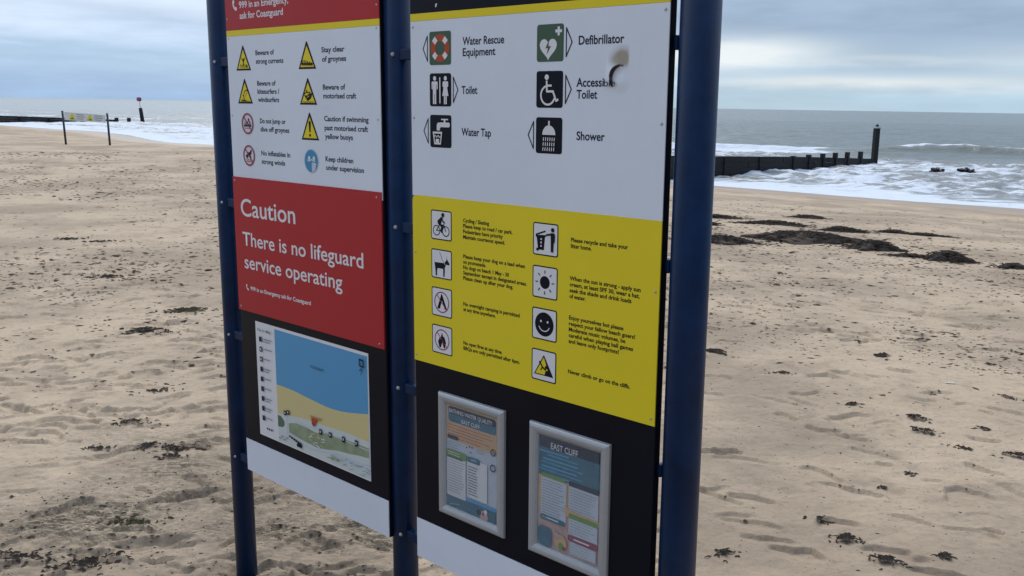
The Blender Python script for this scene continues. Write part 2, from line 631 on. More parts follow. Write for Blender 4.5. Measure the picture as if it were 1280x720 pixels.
# ------------------------------------------------------------------ materials
NAVY = mat("navy_powder_coat", (.003, .021, .072), .36, .20, var=.35, vscale=14, bump=.15, bscale=350, rvar=.06)
BLACK = mat("black_panel_tray", (.004, .005, .011), .42, .14, var=.2, vscale=5, rvar=.08)
WHITE = mat("white_printed_sheet", (.76, .80, .86), .40, .35, var=.06, vscale=3, rvar=.06)
YEL = mat("yellow_print", (.84, .66, .022), .42, .22, var=.03, vscale=4, rvar=.06)
RED = mat("red_print", (.46, .024, .028), .42, .22, var=.04, vscale=4, rvar=.06)
INK = mat("black_ink", (.005, .006, .014), .5, .15)
GRN = mat("green_print", (.065, .12, .075), .45, .2)
ORG = mat("orange_print", (.46, .075, .03), .45, .2)
PWH = mat("white_print", (.78, .76, .76), .4, .4)
PNK = mat("pale_pink_print", (.74, .66, .70), .4, .4)
MAR = mat("maroon_print", (.30, .03, .07), .4, .4)
BLU = mat("mid_blue_print", (.03, .26, .48), .4, .4)
SKB = mat("map_sea_blue", (.09, .33, .58), .4, .4)
SNB = mat("map_sand_yellow", (.68, .56, .26), .4, .4)
MGN = mat("map_green", (.30, .36, .22), .4, .4, var=.25, vscale=30)
MDG = mat("map_dark_green", (.09, .16, .10), .4, .4)
MGY = mat("map_pale_grey", (.62, .66, .62), .4, .4)
GREYT = mat("grey_print", (.25, .28, .33), .4, .4)
LGR = mat("light_grey_print", (.55, .60, .66), .4, .4)
TEAL = mat("teal_print", (.03, .15, .22), .4, .4, var=.3, vscale=25)
CYA = mat("cyan_print", (.05, .32, .45), .4, .4, var=.4, vscale=40)
DNB = mat("dark_navy_print", (.010, .016, .04), .45, .2)
PEA = mat("peach_print", (.70, .42, .20), .4, .4, var=.15, vscale=30)
SKN = mat("soft_pink_print", (.62, .40, .34), .4, .4, var=.25, vscale=40)
LGN = mat("leaf_green_print", (.16, .30, .06), .4, .4)
ALU = mat("satin_aluminium", (.42, .43, .44), .38, .4, metal=.35, var=.05, vscale=30)
STEEL = mat("stainless_bolt", (.55, .56, .58), .3, .5, metal=.9)
SCORCH = None


# ------------------------------------------------------------------ the information sign
def sgn_point(u, y, v):
    return (u, y, v)


sign = empty("information_sign", (0, 0, 0))
SM = Matrix(((0.73162, 0.68165, -0.0088, -0.90165), (-0.6817, 0.73161, -0.00467, 3.04341), (0.00325, 0.00942, 0.99995, 0.0), (0, 0, 0, 1)))
sign.matrix_world = SM
tag(sign, "tall beach information sign with two printed panels held between three navy blue posts", "information sign")

BR_V = (.44, .858, 1.288, 1.72, 2.14)
POSTS = ((0.0, 0.003, .0350), (.842, .006, .0350), (1.7305, -.004, .0390))
for k, (px, py, pr) in enumerate(POSTS):
    bm = bmesh.new()
    cyl(bm, (px, py, -.35), (px, py, 2.42), pr, n=40)
    po = bm_obj("post", bm, NAVY, sign)
    bm = bmesh.new()
    cyl(bm, (px, py, 2.42), (px, py, 2.435), pr + .004, n=40)
    cyl(bm, (px, py, 2.435), (px, py, 2.455), pr + .004, pr * .5, n=40)
    bm_obj("post_cap", bm, NAVY, po)
    for v in BR_V:
        bm = bmesh.new()
        # lugs out to the trays
        if k < 2:
            x1 = (.118, .952)[k]
            box(bm, px + pr - .004, x1, py - .022, py - .002, v - .014, v + .014, .003)
        if k > 0:
            x0 = (0, .828, 1.683)[k]
            box(bm, x0, px - pr + .004, py - .022, py - .002, v - .014, v + .014, .003)
        bk = bm_obj("bracket", bm, NAVY, po)
        if k == 2:
            continue
        # bolt head on the face that looks towards the path
        bm = bmesh.new()
        a = math.radians(-62)
        dxx, dyy = math.cos(a), math.sin(a)
        c0 = (px + dxx * (pr - .001), py + dyy * (pr - .001), v)
        c1 = (px + dxx * (pr + .003), py + dyy * (pr + .003), v)
        cyl(bm, c0, c1, (.0045, .0062)[k], .0045, n=14)
        c2 = (px + dxx * (pr + .005), py + dyy * (pr + .005), v)
        cyl(bm, c1, c2, .0042, .002, n=14)
        bm_obj("bolt", bm, STEEL, po)


class Print:
    """flat print: coloured outlines stacked a fraction of a millimetre apart on a sheet"""

    def __init__(self, y):
        self.bm, self.y, self.mats, self.layer = bmesh.new(), y, [], 0

    def mi(self, m_):
        if m_ not in self.mats:
            self.mats.append(m_)
        return self.mats.index(m_)

    def poly(self, m_, pts, up=True):
        if up:
            self.layer += 1
        y = self.y - .00012 * self.layer
        vs = [self.bm.verts.new((u, y, v)) for u, v in pts]
        f = self.bm.faces.new(vs)
        f.material_index = self.mi(m_)
        f.normal_update()
        if f.normal.y > 0:
            f.normal_flip()
        if len(pts) > 4:
            bmesh.ops.triangulate(self.bm, faces=[f], ngon_method='EAR_CLIP')
        return self

    def rect(self, m_, u0, u1, v0, v1, up=True):
        return self.poly(m_, [(u0, v0), (u1, v0), (u1, v1), (u0, v1)], up)

    def rrect(self, m_, u0, u1, v0, v1, r, up=True):
        pts = []
        for cx, cy, a0 in ((u1 - r, v1 - r, 0), (u0 + r, v1 - r, 90), (u0 + r, v0 + r, 180), (u1 - r, v0 + r, 270)):
            for k in range(5):
                a = math.radians(a0 + k * 22.5)
                pts.append((cx + r * math.cos(a), cy + r * math.sin(a)))
        return self.poly(m_, pts, up)

    def disc(self, m_, u, v, r, n=24, sx=1.0, up=True):
        return self.poly(m_, [(u + r * sx * math.cos(2 * math.pi * k / n), v + r * math.sin(2 * math.pi * k / n)) for k in range(n)], up)

    def line(self, m_, pts, w, up=True):
        if up:
            self.layer += 1
        for (a, b) in zip(pts[:-1], pts[1:]):
            d = Vector((b[0] - a[0], b[1] - a[1]))
            if d.length < 1e-7:
                continue
            n = Vector((-d.y, d.x)).normalized() * w / 2
            e = d.normalized() * w * .3
            a_, b_ = Vector(a) - e, Vector(b) + e
            self.poly(m_, [tuple(a_ - n), tuple(b_ - n), tuple(b_ + n), tuple(a_ + n)], up=False)
            self.layer += .04
        return self

    def arc(self, m_, u, v, r, a0, a1, w, n=20, up=True):
        return self.line(m_, [(u + r * math.cos(math.radians(a0 + (a1 - a0) * k / n)), v + r * math.sin(math.radians(a0 + (a1 - a0) * k / n))) for k in range(n + 1)], w, up)

    def done(self, name, parent, label=None):
        o = bm_obj(name, self.bm, self.mats, parent)
        if label:
            o['label'] = label
        return o


def text(s, u, v, h, width, mat_, y, parent, bold=.010, name="lettering", center=False, slant=0.0):
    """one line of print: baseline start (u, v), capital height h, total width scaled to width"""
    cu = bpy.data.curves.new(name, 'FONT')
    cu.body = s
    cu.size = 1.0
    cu.offset = bold
    cu.resolution_u = 2 if h < .012 else 4
    cu.fill_mode = 'FRONT'
    tmp = bpy.data.objects.new("tmp", cu)
    me = bpy.data.meshes.new_from_object(tmp)
    bpy.data.objects.remove(tmp)
    bpy.data.curves.remove(cu)
    n = len(me.vertices)
    co = np.zeros(n * 3, np.float32)
    me.vertices.foreach_get('co', co)
    co = co.reshape(-1, 3)
    x0, x1 = co[:, 0].min(), co[:, 0].max()
    ky = h / .70
    kx = ky * .80 if width is None else width / (x1 - x0)
    X = (co[:, 0] - x0) * kx + u - (width / 2 if center else 0)
    Z = co[:, 1] * ky + v
    out = np.stack([X, np.full(n, y), Z], -1).astype(np.float32)
    me.vertices.foreach_set('co', out.ravel())
    me.update()
    me.materials.clear()
    o = link(name, me, parent, [mat_])
    return o


TH = .038                       # tray front plane
SH = TH + .002                  # printed sheet face
DEC = -(SH + .0003)

# ---- left panel: tray and sheets
lp = bm_obj("sign_panel", (lambda b: (box(b, .110, .828, -TH, -.010, .424, 2.12, .003), b)[1])(bmesh.new()), BLACK, sign)
lp['label'] = "left printed panel with red header, hazard symbols, red caution sheet and beach map"
rp = bm_obj("sign_panel", (lambda b: (box(b, .943, 1.687, -TH, -.017, .412, 2.12, .003), b)[1])(bmesh.new()), BLACK, sign)
rp['label'] = "right printed panel with facility symbols, yellow beach rules and two framed posters"


def sheet(name, u0, u1, v0, v1, m_, parent, t=.002, base=TH, label=None):
    bm = bmesh.new()
    box(bm, u0, u1, -(base + t), -base + .0002, v0, v1)
    o = bm_obj(name, bm, m_, parent)
    if label:
        o['label'] = label
    return o


sheet("header_sheet", .1115, .8265, 1.8075, 2.118, RED, lp, label="red header sheet")
sheet("yellow_strip", .1115, .8265, 1.7905, 1.807, YEL, lp)
sheet("white_sheet", .1115, .8265, 1.355, 1.790, WHITE, lp, label="white hazard sheet")
sheet("caution_sheet", .1105, .8245, .960, 1.376, RED, lp, t=.0045, label="red caution sheet")
sheet("bottom_strip", .1115, .8265, .4255, .532, WHITE, lp, label="white strip along the foot")
sheet("header_sheet", .9445, 1.6855, 1.811, 2.118, BLACK, rp, label="black header sheet")
sheet("yellow_strip", .9445, 1.6855, 1.7935, 1.8105, YEL, rp)
sheet("white_sheet", .9445, 1.6855, 1.378, 1.793, WHITE, rp, label="white facilities sheet")
sheet("bottom_strip", .9445, 1.6855, .4135, .523, WHITE, rp, label="white strip along the foot")
# the yellow sheet, top left corner rounded
bm = bmesh.new()
pts = [(.9445, .957), (1.6855, .957), (1.6855, 1.3795), (.9585, 1.3795)] + [(.9585 - .014 * math.sin(a), 1.3655 + .014 * math.cos(a)) for a in (.3, .6, .9, 1.2, math.pi / 2)]
fr = [bm.verts.new((u, -SH - .0006, v)) for u, v in pts]
bk = [bm.verts.new((u, -TH, v)) for u, v in pts]
bm.faces.new(fr)
for i in range(len(pts)):
    bm.faces.new((fr[i], bk[i], bk[(i + 1) % len(pts)], fr[(i + 1) % len(pts)]))
bmesh.ops.recalc_face_normals(bm, faces=bm.faces)
yo = bm_obj("rules_sheet", bm, YEL, rp)
yo['label'] = "yellow beach rules sheet"
DEY = DEC - .0006
DER = -(TH + .0045 + .0003)

for par, lst, yy in ((lp, ((.122, 1.785), (.815, 1.785), (.815, 1.56), (.122, 1.56), (.120, 1.84), (.818, 1.84)), SH),
                     (lp, ((.122, 1.364), (.806, 1.362), (.806, .972), (.124, .972)), TH + .0045),
                     (rp, ((.953, 1.567), (1.676, 1.567), (.953, 1.237), (1.676, 1.237), (.953, .972), (1.676, .972), (1.676, 1.78), (.953, 1.78)), SH + .0006)):
    for (u, v) in lst:
        bm = bmesh.new()
        cyl(bm, (u, -yy + .0005, v), (u, -yy - .0010, v), .0030, .0026, n=12)
        cyl(bm, (u, -yy - .0010, v), (u, -yy - .0018, v), .0024, .0010, n=12)
        bm_obj("screw", bm, STEEL, par)


# ---- left panel pictograms
def warn_tri(cx, v0, w=.079, h=.071):
    p = Print(DEC)
    b = .0065
    p.poly(INK, [(cx - w / 2, v0), (cx + w / 2, v0), (cx + .002, v0 + h), (cx - .002, v0 + h)])
    p.poly(YEL, [(cx - w / 2 + b * 1.35, v0 + b * .8), (cx + w / 2 - b * 1.35, v0 + b * .8), (cx, v0 + h - b * 1.7)])
    return p


def waves(p, m_, cx, v, w, n=3, h=.002, lw=.0014):
    k = 14
    p.line(m_, [(cx - w / 2 + w * i / k, v + h * math.sin(i / k * n * 2 * math.pi)) for i in range(k + 1)], lw)


p = warn_tri(.198, 1.691)                                  # swimmer in a current
p.disc(INK, .198, 1.722, .0034)
p.line(INK, [(.189, 1.727), (.198, 1.715), (.207, 1.727)], .003)
p.line(INK, [(.198, 1.718), (.198, 1.706)], .0045)
waves(p, INK, .198, 1.706, .036)
waves(p, INK, .200, 1.701, .042)
p.poly(INK, [(.214, 1.709), (.221, 1.703), (.214, 1.698)])
p.done("pictogram", lp, "yellow triangle with figure in water")
p = warn_tri(.517, 1.690, .081, .073)                      # groyne posts
for i, hh in enumerate((.018, .014, .012, .010, .009, .007)):
    p.rect(INK, .493 + i * .0085, .4975 + i * .0085, 1.700, 1.700 + hh)
p.line(INK, [(.491, 1.7045), (.543, 1.7035)], .003)
p.line(INK, [(.4925, 1.701), (.543, 1.7)], .002)
p.done("pictogram", lp, "yellow triangle with row of groyne posts")
p = warn_tri(.199, 1.5955, .080)                           # kite surfer
p.arc(INK, .206, 1.622, .012, 60, 180, .003, 8)
p.line(INK, [(.194, 1.624), (.19, 1.611), (.198, 1.606)], .002)
p.disc(INK, .19, 1.618, .0028)
p.line(INK, [(.213, 1.632), (.196, 1.61)], .001)
p.line(INK, [(.18, 1.606), (.205, 1.604)], .0028)
waves(p, INK, .2, 1.6025, .05, 4, .0012)
p.done("pictogram", lp, "yellow triangle with kite surfer")
p = warn_tri(.517, 1.5945, .080)                           # motorised craft
p.poly(INK, [(.497, 1.621), (.512, 1.619), (.521, 1.625), (.538, 1.626), (.531, 1.612), (.52, 1.606), (.513, 1.604), (.508, 1.61)])
p.line(INK, [(.499, 1.623), (.507, 1.627), (.527, 1.628)], .003)
p.disc(INK, .511, 1.632, .003)
p.line(YEL, [(.511, 1.614), (.522, 1.618)], .0015)
waves(p, INK, .517, 1.602, .05, 4, .001)
p.done("pictogram", lp, "yellow triangle with speeding motor craft")
p = warn_tri(.520, 1.499, .082, .074)                      # exclamation mark
p.poly(INK, [(.517, 1.520), (.523, 1.520), (.5255, 1.546), (.5225, 1.551), (.5175, 1.551), (.5145, 1.546)])
p.disc(INK, .520, 1.512, .0042)
p.done("pictogram", lp, "yellow triangle with exclamation mark")


def prohib(cx, cy, r=.031):
    p = Print(DEC)
    p.disc(PNK, cx, cy, r)
    return p


def prohib_end(p, cx, cy, r=.031, w=.005, m_=None):
    m_ = m_ or MAR
    p.arc(m_, cx, cy, r - w / 2, 0, 360, w, 30)
    a = math.radians(135)
    p.line(m_, [(cx + (r - w) * math.cos(a), cy + (r - w) * math.sin(a)), (cx - (r - w) * math.cos(a), cy - (r - w) * math.sin(a))], w * .75)


p = prohib(.206, 1.537)
for i, hh in enumerate((.014, .011, .016, .009, .012)):
    p.rect(DNB, .189 + i * .007, .1935 + i * .007, 1.528, 1.528 + hh)
p.line(DNB, [(.187, 1.531), (.224, 1.531)], .005)
p.disc(DNB, .212, 1.549, .0035)
p.line(DNB, [(.212, 1.546), (.219, 1.540)], .004)
waves(p, DNB, .206, 1.5235, .036, 3, .0012)
prohib_end(p, .206, 1.537)
p.done("pictogram", lp, "red barred circle with figure jumping from groyne")
p = prohib(.206, 1.443)
p.line(DNB, [(.192, 1.440), (.216, 1.452)], .010)
p.disc(DNB, .218, 1.457, .004)
p.line(DNB, [(.200, 1.452), (.196, 1.435)], .005)
p.line(DNB, [(.21, 1.447), (.216, 1.437)], .004)
waves(p, MAR, .206, 1.430, .034, 3, .0012, .0018)
waves(p, MAR, .206, 1.425, .028, 3, .0012, .0018)
prohib_end(p, .206, 1.443)
p.done("pictogram", lp, "red barred circle with inflatable")
p = Print(DEC)
p.disc(LGR, .5215, 1.4415, .034)
p.disc(BLU, .5215, 1.4415, .031)
p.disc(PWH, .512, 1.4495, .0055)
p.disc(PWH, .534, 1.4495, .0055)
p.line(PWH, [(.504, 1.444), (.512, 1.441), (.523, 1.4455), (.532, 1.442), (.54, 1.442)], .0028)
p.poly(LGR, [(.524, 1.438), (.541, 1.4375), (.546, 1.436), (.542, 1.421), (.536, 1.4145), (.524, 1.4115)])
p.done("pictogram", lp, "blue round symbol of adult with child")

LT = .0135
for s, u, v, w in (("Beware of", .264, 1.733, .095), ("strong currents", .264, 1.709, .140), ("Stay clear", .584, 1.732, .100), ("of groynes", .585, 1.708, .105),
                   ("Beware of", .266, 1.647, .095), ("kitesurfers /", .266, 1.624, .112), ("windsurfers", .267, 1.601, .108),
                   ("Beware of", .585, 1.635, .098), ("motorised craft", .586, 1.612, .142), ("Do not jump or", .272, 1.540, .131), ("dive off groynes", .273, 1.516, .147),
                   ("Caution if swimming", .587, 1.552, .190), ("past motorised craft", .587, 1.528, .187), ("yellow buoys", .588, 1.505, .122),
                   ("No inflatables in", .272, 1.447, .148), ("strong winds", .272, 1.4225, .121), ("Keep children", .587, 1.4445, .122), ("under supervision", .589, 1.4215, .164)):
    text(s, u, v, LT, w, DNB, DEC, lp, .024)
for s, u, v, h, w in (("Caution", .149, 1.259, .053, .288), ("There is no lifeguard", .152, 1.168, .042, .593), ("service operating", .156, 1.097, .042, .494)):
    text(s, u, v, h, w, PWH, DER, lp, .010)
text("999 in an Emergency ask for Coastguard", .183, 1.0305, .0120, .316, PWH, DER, lp, .022)
text("999 in an Emergency,", .188, 1.868, .0185, .250, PWH, DEC, lp, .020)
text("ask for Coastguard", .189, 1.838, .0185, .222, PWH, DEC, lp, .020)


def handset(cx, cy, s, y):
    p = Print(y)
    p.arc(PWH, cx + s * .6, cy + s * .35, s, 165, 255, s * .38, 8)
    p.disc(PWH, cx - s * .3, cy + s * .55, s * .32)
    p.disc(PWH, cx + s * .4, cy - s * .55, s * .32)
    p.done("pictogram", lp, "small white telephone handset")


handset(.166, 1.037, .011, DER)
handset(.164, 1.877, .018, DEC)

# ---- the map
MU0, MU1, MV0, MV1 = .1955, .7515, .567, .9345
mp_o = sheet("map_poster", MU0, MU1, MV0, MV1, PWH, lp, t=.0016, label="blue and yellow beach map on white paper")
MD = -(TH + .0016 + .0002)
p = Print(MD)
U0, U1 = .300, .7475
p.poly(SKB, [(U0, .926), (U0, .752)] + [(U, V) for U, V in ((.34, .753), (.40, .751), (.45, .7465), (.50, .7425), (.55, .739), (.58, .7387), (.62, .741), (.66, .746), (.70, .753), (U1, .762))] + [(U1, .926)])
p.poly(SNB, [(U0, .752)] + [(U, V) for U, V in ((.34, .753), (.40, .751), (.45, .7465), (.50, .7425), (.55, .739), (.58, .7387), (.62, .741), (.66, .746), (.70, .753), (U1, .762))] + [(U1, .681), (.67, .684), (.60, .682), (.54, .679), (.48, .677), (.42, .674), (.36, .668), (U0, .660)])
p.poly(MGY, [(U0, .660), (.36, .668), (.42, .674), (.48, .677), (.54, .679), (.60, .682), (.67, .684), (U1, .681), (U1, .571), (U0, .571)])
p.poly(MDG, [(U0, .655), (.318, .655), (.335, .643), (.336, .630), (.325, .621), (U0, .618)])
p.poly(MGN, [(.358, .642), (.40, .652), (.45, .651), (.50, .647), (.55, .657), (.61, .661), (.68, .662), (U1, .663), (U1, .634), (.70, .630), (.66, .624), (.60, .618), (.55, .608), (.50, .601), (.45, .604), (.40, .608), (.36, .613)])
p.line(LGR, [(.35, .655), (.352, .60), (.40, .596), (.47, .590), (.52, .594), (.60, .608), (.70, .606), (U1, .612)], .005)
p.line(LGR, [(.40, .66), (.45, .655), (.53, .66), (U1, .656)], .003)
rr_ = random.Random(5)
for i in range(16):
    u, v = rr_.uniform(.46, .53), rr_.uniform(.607, .640)
    p.line(PWH if i % 3 else SNB, [(u, v), (u + .014, v + rr_.uniform(-.006, .008))], .0022)
for i in range(26):
    u, v = rr_.uniform(.62, .74), rr_.uniform(.576, .604)
    p.line(GREYT if i % 2 else SKB, [(u, v), (u + rr_.uniform(.008, .02), v + rr_.uniform(-.003, .006))], .0013)
for i in range(10):
    u, v = rr_.uniform(.56, .62), rr_.uniform(.577, .60)
    p.line(MGN, [(u, v), (u + .012, v)], .003)
p.done("map_drawing", mp_o)
SY_Y = MD - .0035


def symbol(draw, name="map_symbol"):
    q = Print(SY_Y)
    draw(q)
    q.done(name, mp_o)


for (u, v, w_, h_) in ((.338, .665, .014, .014), (.354, .670, .014, .014), (.519, .648, .013, .017), (.566, .651, .013, .016), (.629, .653, .013, .017), (.688, .656, .013, .018)):
    symbol(lambda q: (q.rect(INK, u, u + w_, v, v + h_), q.rect(LGR, u + w_ * .25, u + w_ * .65, v + h_ * .3, v + h_ * .75)))
for i in range(6):
    u = .362 + i * .011
    symbol(lambda q: q.rect(INK, u, u + .009, .600 - i * .0025, .6055 - i * .002))
symbol(lambda q: q.rect(INK, .402, .428, .580, .590))
symbol(lambda q: (q.line(ORG, [(.474, .694), (.535, .696)], .0018), q.line(ORG, [(.478, .690), (.53, .691)], .0018),
                  q.poly(ORG, [(.484, .669), (.50, .669), (.512, .689), (.482, .689)]), q.rect(MAR, .488, .498, .666, .676)))
symbol(lambda q: q.line(DNB, [(.717, .913), (.733, .911), (.734, .893), (.718, .895), (.717, .913)], .0045), "map_emblem")
symbol(lambda q: (q.line(DNB, [(.716, .880), (.724, .888), (.731, .878)], .002), q.line(DNB, [(.724, .888), (.722, .869)], .0015)), "north_arrow")
for i in range(9):
    v = .882 - i * .0318
    symbol(lambda q: (q.rrect(DNB, .2185, .2325, v - .008, v + .008, .002), q.rect(LGR, .2215, .2285, v - .004, v + .004) if i in (1, 2) else None))
    for j in range(2 if i in (0, 3, 6, 7) else 1):
        symbol(lambda q: q.line(GREYT, [(.241, v + .003 - j * .008), (.241 + (.044 if i < 2 else .030) - j * .01, v + .0035 - j * .008)], .0032), "lettering")
for i in range(3):
    symbol(lambda q: q.rect(DNB, .240 + i * .012, .248 + i * .012, .594, .5995))
for i in range(4):
    symbol(lambda q: q.line(GREYT, [(.308 + i * .012, .584 + (i % 2) * .008), (.317 + i * .012, .585 + (i % 2) * .008)], .004), "lettering")
text("Key to Map", .212, .908, .0080, .072, DNB, MD - .004, mp_o, .004)
text("POOLE BAY", .488, .843, .0080, .062, DNB, MD - .004, mp_o, .004)

# ---- right panel facility pictograms
TW, THT = .0742, .0765


def tile(cx, cy, m_):
    p = Print(DEC)
    p.rrect(m_, cx - TW / 2, cx + TW / 2, cy - THT / 2, cy + THT / 2, .006)
    return p


def arrow(p, cx, cy, d):
    e = cx + d * (TW / 2 + .007)
    p.line(INK, [(e, cy - .029), (e, cy + .029), (e + d * .0155, cy), (e, cy - .029)], .0026)


C1, C2 = 1.049, 1.389
V1, V2, V3 = 1.7285, 1.633, 1.5365
p = tile(C1, V1, GRN)                                       # lifebuoy
arrow(p, C1, V1, -1)
p.arc(ORG, C1, V1, .0235, 0, 360, .0155, 32)
for a in (45, 135, 225, 315):
    p.arc(PWH, C1, V1, .0245, a - 6, a + 6, .0135, 2)
p.done("pictogram", rp, "green tile with orange and white lifebuoy")
p = tile(C1, V2, INK)                                       # toilet
arrow(p, C1, V2, 1)
for k, sx_ in ((0, -.0195), (1, .0185)):
    x = C1 + sx_
    p.disc(PWH, x, V2 + .0265, .0053)
    if k == 0:
        p.rrect(PWH, x - .0105, x + .0105, V2 + .001, V2 + .0195, .003)
        p.rect(INK, x - .0068, x - .0058, V2 - .002, V2 + .012)
        p.rect(INK, x + .0058, x + .0068, V2 - .002, V2 + .012)
        p.rect(PWH, x - .0058, x + .0058, V2 - .009, V2 + .010)
        p.rect(PWH, x - .0058, x - .0007, V2 - .033, V2 - .004)
        p.rect(PWH, x + .0007, x + .0058, V2 - .033, V2 - .004)
    else:
        p.rrect(PWH, x - .0095, x + .0095, V2 + .006, V2 + .0195, .003)
        p.poly(PWH, [(x - .005, V2 + .010), (x + .005, V2 + .010), (x + .0105, V2 - .014), (x - .0105, V2 - .014)])
        p.rect(PWH, x - .0050, x - .0008, V2 - .033, V2 - .012)
        p.rect(PWH, x + .0008, x + .0050, V2 - .033, V2 - .012)
p.rect(PWH, C1 - .0018, C1 + .0018, V2 - .031, V2 + .029)
p.done("pictogram", rp, "black tile with man and woman figures")
p = tile(C1, V3, INK)                                       # water tap
arrow(p, C1, V3, -1)
p.rect(PWH, C1 + .002, C1 + .026, V3 + .0265, V3 + .0295)
p.rect(PWH, C1 + .011, C1 + .017, V3 + .019, V3 + .028)
p.rrect(PWH, C1 - .004, C1 + .032, V3 + .010, V3 + .021, .004)
p.rect(PWH, C1 - .013, C1 - .002, V3 + .002, V3 + .0135)
p.disc(PWH, C1 - .0055, V3 + .0135, .0072)
p.poly(PWH, [(C1 - .027, V3 - .001), (C1 + .006, V3 - .001), (C1 + .001, V3 - .031), (C1 - .022, V3 - .031)])
p.poly(INK, [(C1 - .0225, V3 - .0055), (C1 + .0015, V3 - .0055), (C1 - .0015, V3 - .0265), (C1 - .0195, V3 - .0265)])
waves(p, PWH, C1 - .0105, V3 - .012, .020, 2, .002, .0022)
p.rect(PWH, C1 - .0165, C1 - .0045, V3 - .0265, V3 - .018)
p.done("pictogram", rp, "black tile with tap and tumbler")
p = tile(C2, V1, GRN)                                       # defibrillator
arrow(p, C2, V1, 1)
hp = []
for k in range(28):
    t = 2 * math.pi * k / 28
    hp.append((C2 - .005 + .0238 * (math.sin(t) ** 3), V1 - .010 + .00155 * (13 * math.cos(t) - 5 * math.cos(2 * t) - 2 * math.cos(3 * t) - math.cos(4 * t)) * 1.0))
p.poly(PWH, hp)
p.poly(GRN, [(C2 - .003, V1 + .006), (C2 - .013, V1 - .011), (C2 - .006, V1 - .010), (C2 - .009, V1 - .024), (C2 + .003, V1 - .006), (C2 - .004, V1 - .007)])
p.rect(PWH, C2 + .0205, C2 + .0265, V1 + .0145, V1 + .0325)
p.rect(PWH, C2 + .0145, C2 + .0325, V1 + .0205, V1 + .0265)
p.done("pictogram", rp, "green tile with white heart, lightning bolt and cross")
p = tile(C2, V2, INK)                                       # wheelchair
arrow(p, C2, V2, 1)
p.disc(PWH, C2 - .008, V2 + .0255, .0058)
p.line(PWH, [(C2 - .008, V2 + .017), (C2 - .007, V2 - .004), (C2 + .010, V2 - .004), (C2 + .019, V2 - .0235), (C2 + .024, V2 - .021)], .0046)
p.line(PWH, [(C2 - .0075, V2 + .008), (C2 + .005, V2 + .008)], .0042)
p.arc(PWH, C2 - .004, V2 - .012, .0195, 108, 338, .0042, 20)
p.done("pictogram", rp, "black tile with wheelchair user")
p = tile(C2, V3, INK)                                       # shower
arrow(p, C2, V3, -1)
p.rect(PWH, C2 - .0022, C2 + .0022, V3 + .018, V3 + .031)
p.poly(PWH, [(C2 + .0185 * math.cos(a), V3 + .0015 + .020 * math.sin(a)) for a in [math.pi * k / 14 for k in range(15)]])
for j in range(3):
    for i in range(6):
        u, v = C2 - .0155 + i * .0062, V3 - .004 - j * .0105
        p.poly(PWH, [(u, v), (u + .0022, v), (u + .0014, v - .0075), (u - .0008, v - .0075)])
p.done("pictogram", rp, "black tile with shower head")
FT = .0175
for s, u, v, w in (("Water Rescue", 1.1245, 1.733, .131), ("Equipment", 1.125, 1.7085, .104), ("Toilet", 1.121, 1.624, .051), ("Water Tap", 1.120, 1.529, .096),
                   ("Defibrillator", 1.466, 1.7225, .115), ("Toilet", 1.463, 1.6145, .054), ("Shower", 1.465, 1.530, .074)):
    text(s, u, v, FT, w, DNB, DEC, rp, .020)
text("Accessi", 1.462, 1.6385, FT, .071, DNB, DEC, rp, .020)
# the tail of a letter at the foot of the black header
Print(DEC).poly(PWH, [(1.034, 1.829), (1.040, 1.830), (1.037, 1.822), (1.033, 1.821)]).done("lettering", rp)

# ---- yellow sheet: white tiles with a black edge
YW, YH = .073, .0725


def ytile(cx, cy):
    p = Print(DEY)
    p.rrect(INK, cx - YW / 2, cx + YW / 2, cy - YH / 2, cy + YH / 2, .0055)
    p.rrect(PWH, cx - YW / 2 + .0028, cx + YW / 2 - .0028, cy - YH / 2 + .0028, cy + YH / 2 - .0028, .0035)
    return p


D1, D2 = 1.049, 1.384
RW = (1.312, 1.2165, 1.1215, 1.0265)
p = ytile(D1, RW[0])                                        # cyclist
v = RW[0]
for sx_ in (-.0165, .0165):
    p.arc(INK, D1 + sx_, v - .0135, .0118, 0, 360, .0024, 20)
p.line(INK, [(D1 - .0165, v - .0135), (D1 - .006, v + .001), (D1 + .009, v + .001), (D1 - .001, v - .0135), (D1 - .0165, v - .0135)], .0022)
p.line(INK, [(D1 + .0165, v - .0135), (D1 + .009, v + .004)], .0022)
p.poly(INK, [(D1 - .010, v + .002), (D1 - .013, v + .010), (D1 + .001, v + .021), (D1 + .007, v + .020), (D1 + .003, v + .012), (D1 - .001, v + .003)])
p.line(INK, [(D1 + .003, v + .017), (D1 + .008, v + .009), (D1 + .013, v + .007)], .0035)
p.line(INK, [(D1 - .005, v + .003), (D1 + .005, v - .003), (D1 + .0005, v - .013)], .006)
p.line(INK, [(D1 + .000, v - .013), (D1 + .004, v - .017)], .004)
p.disc(INK, D1 + .007, v + .0255, .0050)
p.done("pictogram", rp, "white tile with cyclist")
p = ytile(D1, RW[1])                                        # dog on a lead
v = RW[1]
p.poly(INK, [(D1 - .026, v + .011), (D1 - .024, v + .003), (D1 + .010, v + .004), (D1 + .019, v + .013), (D1 + .017, v + .022), (D1 + .021, v + .013), (D1 + .029, v + .004),
             (D1 + .027, v + .000), (D1 + .018, v + .001), (D1 + .012, v - .007), (D1 + .012, v - .014), (D1 + .011, v - .030), (D1 + .006, v - .030), (D1 + .006, v - .011),
             (D1 - .014, v - .011), (D1 - .016, v - .018), (D1 - .016, v - .030), (D1 - .021, v - .030), (D1 - .022, v - .016), (D1 - .024, v - .004)])
p.line(INK, [(D1 + .010, v + .004), (D1 + .002, v + .012), (D1 - .001, v + .020), (D1 - .006, v + .029)], .0013)
p.line(PWH, [(D1 + .010, v + .005), (D1 + .0145, v - .001)], .0014)
p.done("pictogram", rp, "white tile with dog on a lead")
